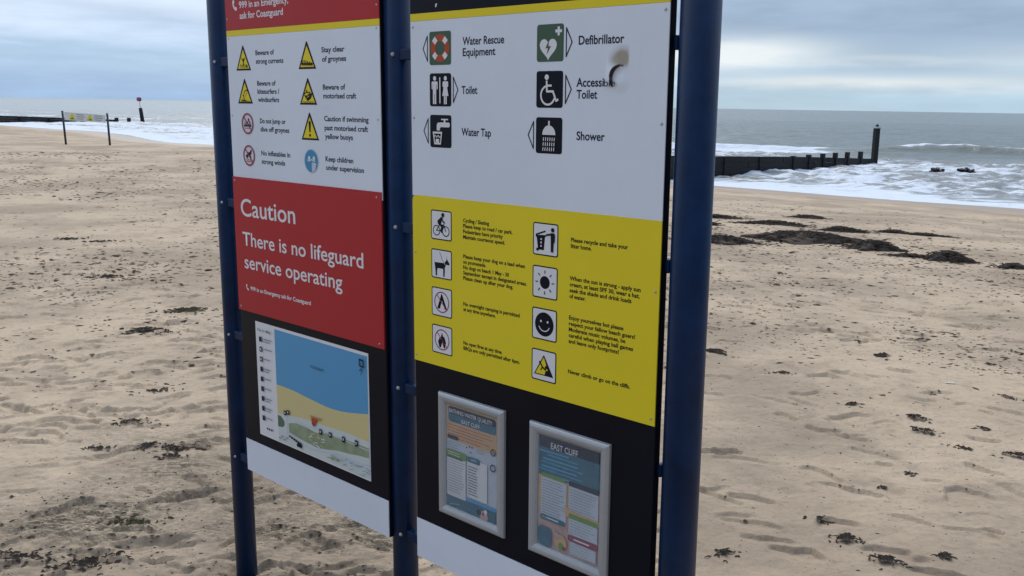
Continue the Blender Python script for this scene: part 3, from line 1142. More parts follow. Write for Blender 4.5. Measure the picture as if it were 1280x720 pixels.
p = ytile(D1, RW[2])                                        # no tents
v = RW[2]
p.poly(INK, [(D1 - .0165, v - .017), (D1 - .0015, v + .0205), (D1 + .0015, v + .0205), (D1 + .019, v - .017), (D1 + .011, v - .017), (D1 + .001, v + .004), (D1 - .007, v - .017)])
prohib_end(p, D1, v, .0265, .0028)
p.done("pictogram", rp, "white tile with barred tent")
p = ytile(D1, RW[3])                                        # no fires
v = RW[3]
p.poly(INK, [(D1 - .010, v - .020), (D1 - .0145, v - .006), (D1 - .008, v + .006), (D1 - .006, v + .001), (D1 + .000, v + .019), (D1 + .005, v + .007), (D1 + .008, v + .010),
             (D1 + .0145, v - .006), (D1 + .010, v - .020), (D1 + .006, v - .020), (D1 + .001, v - .006), (D1 - .004, v - .020)])
prohib_end(p, D1, v, .0265, .0028)
p.done("pictogram", rp, "white tile with barred flame")
p = ytile(D2, RW[0])                                        # litter bin
v = RW[0]
p.poly(INK, [(D2 - .026, v + .006), (D2 - .001, v + .007), (D2 - .004, v - .024), (D2 - .021, v - .024)])
p.line(INK, [(D2 - .027, v + .009), (D2 - .001, v + .018)], .0035)
p.line(INK, [(D2 - .027, v + .006), (D2 + .001, v + .008)], .004)
for j in range(3):
    p.disc(PWH, D2 - .012, v + .000 - j * .0075, .0022)
p.disc(INK, D2 - .0225, v - .0235, .0035)
p.disc(INK, D2 + .021, v + .0225, .0048)
p.poly(INK, [(D2 + .015, v + .016), (D2 + .026, v + .016), (D2 + .028, v + .010), (D2 + .027, v - .004), (D2 + .0245, v - .006), (D2 + .0235, v - .026), (D2 + .0165, v - .026), (D2 + .016, v + .006)])
p.line(INK, [(D2 + .016, v + .0125), (D2 + .004, v + .0105)], .0042)
p.done("pictogram", rp, "white tile with person using a wheeled bin")
p = ytile(D2, RW[1])                                        # sun
v = RW[1]
p.disc(INK, D2, v, .0145)
for k in range(8):
    a = math.pi / 4 * k
    p.line(INK, [(D2 + .0205 * math.cos(a), v + .0205 * math.sin(a)), (D2 + .0265 * math.cos(a), v + .0265 * math.sin(a))], .0024)
p.done("pictogram", rp, "white tile with black sun")
p = ytile(D2, RW[2])                                        # smiling face
v = RW[2]
p.disc(INK, D2, v, .0275)
for sx_ in (-.010, .010):
    p.disc(PWH, D2 + sx_, v + .0065, .0027)
p.arc(PWH, D2, v + .001, .0165, 205, 335, .0022, 12)
p.done("pictogram", rp, "white tile with smiling face")
p = ytile(D2, RW[3])                                        # falling from a cliff
v = RW[3]
p.poly(INK, [(D2 - .029, v - .023), (D2 + .029, v - .023), (D2 + .001, v + .024), (D2 - .001, v + .024)])
p.poly(YEL, [(D2 - .0245, v - .0205), (D2 + .003, v - .0205), (D2 + .006, v - .010), (D2 + .003, v - .002), (D2 + .008, v + .002), (D2, v + .0195)])
p.line(INK, [(D2 - .009, v + .004), (D2 - .003, v - .004), (D2 + .004, v - .008)], .004)
p.line(INK, [(D2 - .004, v - .004), (D2 - .008, v - .011)], .003)
p.disc(INK, D2 - .011, v + .0065, .0027)
p.disc(YEL, D2 + .010, v - .008, .0022)
p.done("pictogram", rp, "white tile with yellow triangle of figure falling off cliff")

ST = .0088
blocks = [(1.125, 1.3270, ["Cycling / Skating", "Please keep to road / car park.", "Pedestrians have priority", "Maintain courteous speed."], [.086, .160, .130, .137]),
          (1.125, 1.2410, ["Please keep your dog on a lead when", "on promenade.", "No dogs on beach 1 May - 30", "September except in designated areas.", "Please clean up after your dog."], [.199, .076, .150, .205, .163]),
          (1.125, 1.1255, ["No overnight camping is permitted", "at any time anywhere."], [.184, .108]),
          (1.125, 1.0290, ["No open fires at any time.", "BBQs are only permitted after 6pm."], [.130, .186]),
          (1.456, 1.3150, ["Please recycle and take your", "litter home."], [.150, .056]),
          (1.4545, 1.2315, ["When the sun is strong - apply sun", "cream, at least SPF 30, wear a hat,", "seek the shade and drink loads", "of water."], [.186, .184, .164, .045]),
          (1.4545, 1.1450, ["Enjoy yourselves but please", "respect your fellow beach goers!", "Moderate music volumes, be", "careful when playing ball games", "and leave only footprints!"], [.146, .176, .152, .172, .136]),
          (1.4545, 1.0240, ["Never climb or go on the cliffs."], [.167])]
for (u, v, lines, ws) in blocks:
    for i, (s, w) in enumerate(zip(lines, ws)):
        text(s, u, v - i * .0131, ST, w, INK, DEY, rp, .026)


# ---- scorched blister in the white sheet beside Defibrillator
def blister():
    global SCORCH
    u0, u1, v0, v1 = 1.5345, 1.622, 1.600, 1.719
    nu, nv = 64, 70
    U, V = np.meshgrid(np.linspace(u0, u1, nu), np.linspace(v0, v1, nv))
    # tear line: runs from upper right, bends down to the lower left
    tear = np.array([(1.5800, 1.6785), (1.5735, 1.6795), (1.5670, 1.6770), (1.5610, 1.6735), (1.5560, 1.6675), (1.5530, 1.6600), (1.5525, 1.6500), (1.5540, 1.6385)])
    best = np.full(U.shape, 9.0)
    side = np.zeros(U.shape)
    tt = np.zeros(U.shape)
    for k, (a, b) in enumerate(zip(tear[:-1], tear[1:])):
        d = b - a
        L2 = (d ** 2).sum()
        t = np.clip(((U - a[0]) * d[0] + (V - a[1]) * d[1]) / L2, 0, 1)
        px_, pz_ = a[0] + t * d[0], a[1] + t * d[1]
        q = np.hypot(U - px_, V - pz_)
        cr = d[0] * (V - a[1]) - d[1] * (U - a[0])
        sel = q < best
        best = np.where(sel, q, best)
        side = np.where(sel, np.sign(cr), side)
        tt = np.where(sel, (k + t) / (len(tear) - 1), tt)
    upper = side < 0                                   # the flap side, up and to the left
    ends = np.clip(4 * tt * (1 - tt), 0, 1) ** .6
    lift = np.where(upper, .0095 * ends * np.exp(-best / .014), -.0005)
    lift = lift + np.where(~upper, .0042 * np.exp(-((U - 1.575) / .016) ** 2 - ((V - 1.646) / .016) ** 2), 0)
    lift = lift - .006 * np.exp(-((U - 1.582) / .009) ** 2 - ((V - 1.693) / .014) ** 2) * sm(1.674, 1.682, V)
    lift = np.maximum(lift, 0)
    edge = np.minimum.reduce([U - u0, u1 - U, V - v0, v1 - V])
    lift = lift * sm(0, .012, edge)
    sc = 1.5 * np.exp(-((U - 1.578) / .020) ** 2 - ((V - 1.693) / .017) ** 2)
    sc = sc * np.where(U > 1.590, np.exp(-((U - 1.590) / .004) ** 2), 1) * np.where(upper | (U > 1.578), 1, 0) * sm(1.668, 1.680, V)
    sc = np.clip(sc * 1.1 + .35 * np.exp(-((U - 1.556) / .012) ** 2 - ((V - 1.690) / .012) ** 2) * upper, 0, 1)
    wdt = .0011 + .0012 * np.sin(np.pi * np.clip(tt, 0, 1)) + .0016 * np.exp(-((tt - .93) / .08) ** 2)
    crack = np.clip(1.5 - best / wdt, 0, 1)
    M_ = bpy.data.materials.new("scorched_white_sheet")
    M_.use_nodes = True
    nt = M_.node_tree
    b = nt.nodes['Principled BSDF']
    b.inputs['Roughness'].default_value = .40
    b.inputs['Specular IOR Level'].default_value = .35

    def attr(nm):
        a = nt.nodes.new('ShaderNodeAttribute')
        a.attribute_name = nm
        return a.outputs['Fac']

    def mx(f, a, b_):
        n = nt.nodes.new('ShaderNodeMix')
        n.data_type = 'RGBA'
        nt.links.new(f, n.inputs[0])
        for i, q in ((6, a), (7, b_)):
            if isinstance(q, tuple):
                n.inputs[i].default_value = (*q, 1)
            else:
                nt.links.new(q, n.inputs[i])
        return n.outputs[2]
    c = mx(attr('scorch'), (.75, .79, .85), (.40, .34, .27))
    c = mx(attr('crack'), c, (.015, .012, .012))
    nt.links.new(c, b.inputs['Base Color'])
    me_o = grid_mesh("burn_blister", U, -(SH + .00015) - lift, V, False, [M_], {'scorch': sc, 'crack': crack})
    me_o.parent = rp
    me_o['label'] = "brown scorched blister and dark crack in the white sheet"
    me_o.data.flip_normals()


blister()
text("ble", 1.538, 1.6385, .0140, .028, DNB, -(SH + .0060), rp, .004)

# ---- the two framed posters


def snap_frame(u0, u1, v0, v1, label):
    w = .027
    prof = [(0, 0), (.001, .006), (.004, .0095), (.009, .0115), (.015, .0110), (.021, .0085), (.0255, .0050), (w, .0015)]
    bm = bmesh.new()
    rings = []
    for (d, h) in prof:
        y = -TH - h
        rings.append([bm.verts.new(q) for q in ((u0 + d, y, v0 + d), (u1 - d, y, v0 + d), (u1 - d, y, v1 - d), (u0 + d, y, v1 - d))])
    for a, b in zip(rings[:-1], rings[1:]):
        for k in range(4):
            f = bm.faces.new((a[k], a[(k + 1) % 4], b[(k + 1) % 4], b[k]))
    o = bm_obj("poster_frame", bm, ALU, rp)
    o.data.polygons.foreach_set('use_smooth', [False] * len(o.data.polygons))
    o['label'] = label
    return o


def lines(p, m_, u0, u1, v, n, dv, w, rnd, jag=.3):
    for i in range(n):
        x = u0
        e = u0 + (u1 - u0) * (1 - rnd.random() * jag)
        while x < e:
            L = rnd.uniform(.004, .013)
            p.line(m_, [(x, v - i * dv), (min(x + L, e), v - i * dv)], w, up=False)
            x += L + .0022


PY = -(TH + .0012)
rnd = random.Random(3)
f1 = snap_frame(1.036, 1.266, .570, .8925, "left silver framed poster about bathing water quality")
p = Print(PY)
a0, a1, b0, b1 = 1.062, 1.240, .595, .868
p.rect(LGR, a0, a1, b0, b1)
p.rect(PEA, a0, a1, .774, b1)
p.rrect(TEAL, a0 + .006, a1 - .005, .822, .862, .009)
p.rrect(DNB, a0 + .006, a1 - .005, .843, .862, .007)
lines(p, ORG, a0 + .006, a1 - .012, .814, 5, .0080, .0016, rnd)
p.layer += 1
p.rrect(DNB, a0 + .004, a0 + .043, .777, .787, .004)
lines(p, GREYT, a0 + .004, a0 + .055, .768, 4, .0065, .0013, rnd)
for (q, r_) in ((a0 + .073, .768), (a0 + .083, .772), (a0 + .092, .772), (a0 + .087, .758)):
    p.disc(DNB, q, r_, .0022, 10)
lines(p, GREYT, a0 + .108, a0 + .140, .771, 2, .006, .0013, rnd)
p.arc(DNB, a1 - .014, .778, .0075, 0, 360, .003, 16)
p.line(DNB, [(a1 - .014, .779), (a1 - .010, .775)], .002)
p.rect(SKB, a0, a1, b0, .637)
p.rect(TEAL, a0, a1, b0, .628)
p.rrect(PWH, a0 + .003, a0 + .070, .626, .742, .003)
p.rrect(PWH, a0 + .076, a0 + .145, .640, .742, .003)
p.rrect(LGN, a0 + .002, a0 + .072, .730, .749, .006)
p.rrect(MDG, a0 + .002, a0 + .060, .727, .7335, .003)
lines(p, PWH, a0 + .008, a0 + .058, .743, 2, .006, .0016, rnd)
p.rrect(TEAL, a0 + .075, a0 + .121, .733, .747, .005)
lines(p, PWH, a0 + .080, a0 + .114, .741, 1, .006, .002, rnd)
lines(p, GREYT, a0 + .008, a0 + .066, .721, 13, .0068, .0014, rnd)
lines(p, INK, a0 + .080, a0 + .118, .722, 11, .0072, .0017, rnd)
p.arc(DNB, a1 - .013, .739, .0080, 0, 360, .0032, 16)
p.disc(SKN, a0 + .135, .606, .014)
p.disc(MAR, a0 + .133, .612, .004)
p.disc(PWH, a0 + .141, .619, .006)
p.disc(DNB, a0 + .118, .612, .008)
p.line(PWH, [(a0 + .015, .603), (a0 + .05, .612)], .001)
p.done("poster", f1)
text("BATHING WATER QUALITY", 1.0765, .8475, .0105, .151, PWH, PY - .0055, f1, .008)
text("EAST CLIFF", 1.1215, .8280, .0100, .063, PWH, PY - .0055, f1, .008)

f2 = snap_frame(1.345, 1.577, .570, .890, "right silver framed poster headed EAST CLIFF")
p = Print(PY)
a0, a1, b0, b1 = 1.371, 1.551, .595, .865
p.rect(PEA, a0, a1, b0, b1)
p.rect(SKN, a0, a1, b0, .690)
p.rect(DNB, a0, a1, .835, b1)
p.rect(TEAL, a0, a1, .768, .836)
for i in range(7):
    u = a0 + rnd.uniform(0, .03)
    p.line(CYA if i % 2 else SKB, [(u, .828 - i * .009 + rnd.uniform(-.002, .002)), (u + rnd.uniform(.08, .145), .829 - i * .009)], .0038)
p.rrect(LGN, a0 + .010, a0 + .082, .765, .775, .004)
p.rrect(DNB, a0 + .092, a1 - .003, .764, .776, .004)
p.rect(LGR, a0 + .010, a0 + .086, .672, .765)
p.rect(LGR, a0 + .093, a1 - .003, .700, .764)
lines(p, GREYT, a0 + .014, a0 + .080, .758, 13, .0066, .0017, rnd)
lines(p, GREYT, a0 + .097, a1 - .007, .757, 8, .0066, .0014, rnd)
p.layer += 1
p.poly(PEA, [(a0 + .082, .715), (a0 + .098, .708), (a1, .704), (a1, .690), (a0 + .082, .690)])
p.rrect(LGN, a0 + .094, a1 - .002, .688, .700, .004)
p.rrect(TEAL, a0 + .010, a0 + .082, .661, .674, .005)
lines(p, PWH, a0 + .016, a0 + .07, .668, 1, .006, .003, rnd)
p.rect(LGR, a0 + .095, a1 - .003, .650, .688)
lines(p, GREYT, a0 + .098, a1 - .008, .683, 5, .0068, .0014, rnd)
p.layer += 1
p.rrect(MAR, a0 + .093, a1 - .002, .634, .648, .005)
lines(p, PWH, a0 + .100, a1 - .012, .641, 1, .006, .0035, rnd)
p.rect(LGR, a0 + .100, a1 - .006, .604, .633)
lines(p, GREYT, a0 + .103, a1 - .012, .628, 4, .0066, .0013, rnd)
p.rrect(TEAL, a0 + .004, a0 + .044, .598, .645, .010)
p.disc(PEA, a0 + .072, .622, .018)
p.disc(LGN, a0 + .074, .612, .009)
p.disc(SKN, a0 + .060, .634, .009)
p.disc(MAR, a0 + .083, .609, .005)
p.done("poster", f2)
text("EAST CLIFF", 1.4130, .8395, .0145, .078, PWH, PY - .0065, f2, .004)


GLZ = bpy.data.materials.new("dusty_acrylic")
GLZ.use_nodes = True
gn = GLZ.node_tree
gb = gn.nodes['Principled BSDF']
gb.inputs['Base Color'].default_value = (.36, .40, .44, 1)
gb.inputs['Roughness'].default_value = .25
gt, gm = gn.nodes.new('ShaderNodeBsdfTransparent'), gn.nodes.new('ShaderNodeMixShader')
gno = gn.nodes.new('ShaderNodeTexNoise')
gno.inputs['Scale'].default_value = 9
gno.inputs['Detail'].default_value = 6
gmr = gn.nodes.new('ShaderNodeMapRange')
gmr.inputs[3].default_value, gmr.inputs[4].default_value = .04, .20
gtc = gn.nodes.new('ShaderNodeTexCoord')
gn.links.new(gtc.outputs['Object'], gno.inputs['Vector'])
gn.links.new(gno.outputs['Fac'], gmr.inputs[0])
gn.links.new(gmr.outputs[0], gm.inputs[0])
gn.links.new(gt.outputs[0], gm.inputs[1])
gn.links.new(gb.outputs[0], gm.inputs[2])
gn.links.new(gm.outputs[0], gn.nodes['Material Output'].inputs[0])
for par, (a, b) in ((f1, (1.0605, 1.2415)), (f2, (1.3695, 1.5525))):
    bm = bmesh.new()
    box(bm, a, b, -(TH + .0104), -(TH + .0094), .594, .867)
    bm_obj("glazing", bm, GLZ, par)

# ------------------------------------------------------------------ groynes
def timber_mat():
    M_ = bpy.data.materials.new("weathered_timber")
    M_.use_nodes = True
    nt = M_.node_tree
    b = nt.nodes['Principled BSDF']
    tcn = nt.nodes.new('ShaderNodeTexCoord')
    mp_ = nt.nodes.new('ShaderNodeMapping')
    mp_.inputs['Scale'].default_value = (.8, .8, 6)
    nt.links.new(tcn.outputs['Object'], mp_.inputs[0])
    n = nt.nodes.new('ShaderNodeTexNoise')
    n.inputs['Scale'].default_value = 3
    n.inputs['Detail'].default_value = 7
    n.inputs['Roughness'].default_value = .65
    nt.links.new(mp_.outputs[0], n.inputs['Vector'])
    r = nt.nodes.new('ShaderNodeValToRGB')
    r.color_ramp.elements[0].position, r.color_ramp.elements[0].color = .3, (.010, .011, .012, 1)
    r.color_ramp.elements[1].position, r.color_ramp.elements[1].color = .75, (.036, .036, .034, 1)
    nt.links.new(n.outputs['Fac'], r.inputs[0])
    nt.links.new(r.outputs[0], b.inputs['Base Color'])
    b.inputs['Roughness'].default_value = .7
    b.inputs['Specular IOR Level'].default_value = .2
    return M_


TIMB = timber_mat()
PALEC = mat("pale_cap", (.45, .50, .50), .5)
RUST = mat("dull_red_paint", (.24, .07, .13), .5, var=.3, vscale=4)
DARKST = mat("dark_painted_steel", (.02, .022, .035), .45, var=.3, vscale=5)


def obox(bm, c, d, L, w, z0, z1, zt=None, bev=0.0):
    """box along horizontal direction d from point c: length L, width w; zt = top height at the far end"""
    d = Vector((d[0], d[1], 0)).normalized()
    n = Vector((-d.y, d.x, 0))
    c = Vector((c[0], c[1], 0))
    zt = (z0, z1) if zt is None else zt
    vs = []
    for (t, (a, b)) in ((0, (z0, z1)), (L, zt)):
        for sgn in (-1, 1):
            for z in (a, b):
                vs.append(bm.verts.new(c + d * t + n * sgn * w / 2 + Vector((0, 0, z))))
    F = [(0, 1, 3, 2), (4, 6, 7, 5), (0, 4, 5, 1), (2, 3, 7, 6), (1, 5, 7, 3), (0, 2, 6, 4)]
    fs = [bm.faces.new([vs[i] for i in q]) for q in F]
    bmesh.ops.recalc_face_normals(bm, faces=fs)


def groyne(name, A, D, t0, t1, pegs, top, label, cols=5, step=3.2, pegw=.19):
    """top(t) gives the height of the plank wall above world zero at distance t"""
    D = Vector((D[0], D[1], 0)).normalized()
    A = Vector((A[0], A[1], 0))
    root = empty(name, A + D * t0 + Vector((0, 0, SEA)))
    tag(root, label, "groyne")
    off_ = root.location.copy()
    ph = .245
    t = t0
    k = 0
    while t < t1 - .01:
        e = min(t + step, t1)
        for j in range(cols):
            bm = bmesh.new()
            za, zb = top(t) - j * (ph + .004), top(e) - j * (ph + .004)
            c = A + D * (t + .01) + Vector((-D.y, D.x, 0)) * (.012 * ((j + k) % 2)) - off_
            obox(bm, (c.x, c.y), D, e - t - .02, .10, za - ph - off_.z, za - off_.z, (zb - ph - off_.z, zb - off_.z))
            bm_obj("plank", bm, TIMB, root)
        t = e
        k += 1
    for (tp, hz) in pegs:
        bm = bmesh.new()
        c = A + D * (tp - pegw / 2) - off_
        obox(bm, (c.x, c.y), D, pegw, pegw * 1.05, -2.0, hz - off_.z)
        bm_obj("pile", bm, TIMB, root)
    return root, A, D


AR, DR = (9.1, 41.6), (.69, .724)
topR = lambda t: np.interp(t, [-20, -1, 8, 15.8], [.25, -.39, -.67, -.99])
gr, A_, D_ = groyne("groyne", AR, DR, -14, 15.9, [(6.2, -.575), (7.8, -.555), (9.3, -.54), (10.7, -.53), (12.1, -.53), (13.7, -.54)] + [(t, float(topR(t)) - .04) for t in (-12, -9, -6, -3, 0, 3)],
                topR, "dark timber groyne running into the right surf, stub piles along its seaward top", cols=5)
e = A_ + D_ * 15.55
et = empty("groyne_end_post", (e.x, e.y, SEA))
tag(et, "tall square timber post with small pale cap ending the right groyne", "timber post")
bm = bmesh.new()
obox(bm, (-.13, 0), (1, .25), .26, .26, -1.5, 1.93)
bm_obj("pile", bm, TIMB, et)
bm = bmesh.new()
obox(bm, (-.14, 0), (1, .25), .28, .28, 1.932, 2.02)
bm_obj("cap", bm, PALEC, et)
bm = bmesh.new()
cyl(bm, (.0, .03, 2.02), (.0, .03, 2.11), .09, .08, n=12)
cyl(bm, (.0, .03, 2.11), (.0, .03, 2.15), .08, .03, n=12)
bm_obj("knob", bm, DARKST, et)

AL, DL = (-59.1, 110.5), (.6, .8)
topL = lambda t: np.interp(t, [-12, 0, 14.5], [-.35, -.45, -.98])
gl, A2, D2_ = groyne("groyne", AL, DL, -10, 14.4, [(14.6, -.72), (16.3, -.74)] + [(t, float(topL(t)) - .04) for t in (-8, -4.5, -1, 2.5, 6, 9.5)],
                 topL, "long low dark groyne in white water behind the small warning sign", cols=4, pegw=.34)
e = A2 + D2_ * 18.4
mk = empty("groyne_marker", (e.x, e.y, SEA))
tag(mk, "leaning dark marker post in the sea with a thin rod and round dull red topmark", "marker post")
bm = bmesh.new()
cyl(bm, (0, 0, -1.5), (-.35, 0, 1.75), .27, .22, n=14)
bm_obj("pile", bm, TIMB, mk)
bm = bmesh.new()
cyl(bm, (-.35, 0, 1.7), (-.45, 0, 2.75), .045, n=10)
bm_obj("rod", bm, PALEC, mk)
bm = bmesh.new()
cyl(bm, (-.47, 0, 2.62), (-.47, 0, 2.72), .22, .30, n=18)
cyl(bm, (-.47, 0, 2.72), (-.47, 0, 3.02), .30, n=18)
cyl(bm, (-.47, 0, 3.02), (-.47, 0, 3.12), .30, .2, n=18)
bm_obj("topmark", bm, RUST, mk)

# ------------------------------------------------------------------ small warning sign at the beach crest
P1, P2 = Vector((-15.70, 33.7, 0)), Vector((-14.10, 33.55, 0))
ws = empty("warning_sign", (P1.x, P1.y, ground_at(P1.x, P1.y)))
tag(ws, "small white board with two yellow triangles on two thin dark posts", "warning sign")
o_ = ws.location.copy()
z1 = ws.location.z
for q, hh, ln in ((P1, 1.16, -.06), (P2, 1.10, -.04)):
    bm = bmesh.new()
    cyl(bm, (q.x - o_.x, q.y - o_.y, -.3), (q.x - o_.x + ln, q.y - o_.y, hh), .036, n=12)
    bm_obj("post", bm, DARKST, ws)
bd = P2 - P1
dB = bd.normalized()
nB = Vector((dB.y, -dB.x, 0))
bm = bmesh.new()
obox(bm, (.03, -.055), (dB.x, dB.y), bd.length - .12, .012, .845, 1.125, (.775, 1.045))
board = bm_obj("board", bm, mat("weathered_white_board", (.80, .84, .80), .5, var=.1, vscale=6), ws)


def bpt(u, v):          # point on the board face
    q = Vector((.03, -.055, 0)) + dB * u + nB * .010
    return (q.x, q.y, .845 - .07 * u / 1.53 + v)


for uc in (.28, .93):
    bm = bmesh.new()
    vs = [bm.verts.new(bpt(*q)) for q in ((uc - .13, .03), (uc + .13, .03), (uc, .26))]
    f = bm.faces.new(vs)
    vs = [bm.verts.new(Vector(bpt(*q)) + nB * .002) for q in ((uc - .07, .045), (uc + .07, .045), (uc + .01, .11))]
    bm.faces.new(vs).material_index = 1
    bm_obj("warning_triangle", bm, [mat("board_yellow", (.78, .74, .03), .5), MDG], board)
    for j in range(3):
        bm = bmesh.new()
        L = (.24, .30, .27)[j]
        bm.faces.new([bm.verts.new(bpt(*q)) for q in ((uc + .17, .06 + j * .07), (uc + .17 + L, .06 + j * .07), (uc + .17 + L, .082 + j * .07), (uc + .17, .082 + j * .07))])
        bm_obj("lettering", bm, GREYT, board)

# ------------------------------------------------------------------ seaweed
WEED = mat("dark_seaweed", (.088, .070, .056), .9, .08, var=.45, vscale=15)
WEEDG = mat("olive_seaweed", (.10, .088, .048), .85, .1, var=.4, vscale=15)


def strand(bm, x, y, z, L, w, an, rr, arch=.5, mi=0):
    n = 4
    a = an
    pts = []
    px_, py_ = x, y
    for i in range(n + 1):
        t = i / n
        pts.append((px_, py_, z + arch * L * .14 * math.sin(math.pi * t) * rr.uniform(.2, 1) + w * .4, a))
        a += rr.uniform(-1.1, 1.1)
        px_ += math.cos(a) * L / n
        py_ += math.sin(a) * L / n
    prev = None
    for i, (qx, qy, qz, qa) in enumerate(pts):
        ww = w * (1 - abs(i / n - .45) * 1.5) + .0008
        nx, ny = -math.sin(qa) * ww, math.cos(qa) * ww
        cur = [bm.verts.new((qx + nx, qy + ny, qz - ww * .5)), bm.verts.new((qx, qy, qz + ww * .8)), bm.verts.new((qx - nx, qy - ny, qz - ww * .5))]
        if prev:
            for k in range(2):
                bm.faces.new((prev[k], prev[k + 1], cur[k + 1], cur[k])).material_index = mi
        prev = cur


def seaweed(name, x, y, rx, ry, h, n, seed, label, an=0.0, slen=.12, sw=.008, group=None, green=False, cat="seaweed", arch=None):
    rr = random.Random(seed)
    z0 = ground_at(x, y)
    bm = bmesh.new()
    c, s = math.cos(an), math.sin(an)
    loc = lambda u, v: (u * rx * c - v * ry * s, u * rx * s + v * ry * c)
    if h > .02:                     # matted heap under the loose strands
        K, J = 56, 12
        rings = []
        for j in range(J + 1):
            q = j / J
            ring = []
            for k in range(K):
                t = 2 * math.pi * k / K
                rad = q * (1 + .22 * math.sin(3 * t + seed) + .18 * math.sin(7 * t + seed * 2) + rr.uniform(-.12, .12))
                lx, ly = loc(rad * math.cos(t), rad * math.sin(t))
                zz_ = h * (1 - q ** 1.6) * (1 + rr.uniform(-.16, .16)) - .012 * (q > .9)
                gz = ground_at(x + lx, y + ly) - z0
                ring.append(bm.verts.new((lx, ly, gz + max(zz_, -.02))))
            rings.append(ring)
        for a, b in zip(rings[:-1], rings[1:]):
            for k in range(K):
                if a is rings[0]:
                    continue
                bm.faces.new((a[k], b[k], b[(k + 1) % K], a[(k + 1) % K]))
        bm.faces.new(rings[1])
    for i in range(n):
        q = min(abs(rr.gauss(0, .62)), 2.0)
        t = rr.uniform(0, 2 * math.pi)
        lx, ly = loc(q * math.cos(t), q * math.sin(t))
        gz = ground_at(x + lx, y + ly) - z0
        strand(bm, lx, ly, gz + max(0, h * (1 - min(q, 1) ** 1.6)), slen * rr.uniform(.4, 1.4), sw * rr.uniform(.5, 1.3), rr.uniform(0, 6.3) if rr.random() < .5 else an + rr.uniform(-.5, .5), rr, arch or (1.0 if h < .02 else .5))
    o = bm_obj(name, bm, WEEDG if green else WEED, None)
    o.location = (x, y, z0)
    tag(o, label, cat, group)
    return o


piles = [(2.72, 12.55, .62, .27, .11, "flat dark seaweed heap right against the edge of the right blue post"),
         (4.05, 13.15, .92, .42, .17, "largest dark seaweed heap, long and low, on the sand right of the sign"),
         (4.74, 12.42, .40, .24, .16, "rounded dark seaweed heap just right of the largest one"),
         (5.32, 11.55, .34, .20, .15, "peaked dark seaweed heap standing apart in front right of the others"),
         (3.60, 16.9, .55, .20, .06, "thin far seaweed strip beside the right post, farthest on the left"),
         (4.35, 15.8, .72, .20, .07, "thin far seaweed strip behind the largest heap"),
         (5.60, 18.1, .42, .22, .07, "farthest small seaweed streak towards the water"),
         (5.20, 14.95, .42, .16, .08, "small flat seaweed heap behind the rounded one"),
         (6.04, 15.1, .30, .12, .05, "thin short dark seaweed streak behind the peaked heap"),
         (5.86, 11.05, .22, .11, .06, "small dark seaweed heap at the right edge of the photo"),
         (4.95, 11.75, .34, .07, .03, "thin trail of seaweed leading left from the peaked heap"),
         (6.5, 14.9, .45, .06, .03, "long thin line of seaweed scraps out towards the right edge"),
         (3.15, 15.3, .18, .12, .05, "tiny dark seaweed heap close beside the right post")]
for i, (x, y, rx, ry, h, lb) in enumerate(piles):
    seaweed("seaweed_heap", x, y, rx * .88, ry * .85, h * .75, int(620 * rx) + 30, 100 + i, lb, an=-.12, slen=.10, sw=.008, arch=.9, group="seaweed heaps on the sand right of the sign")

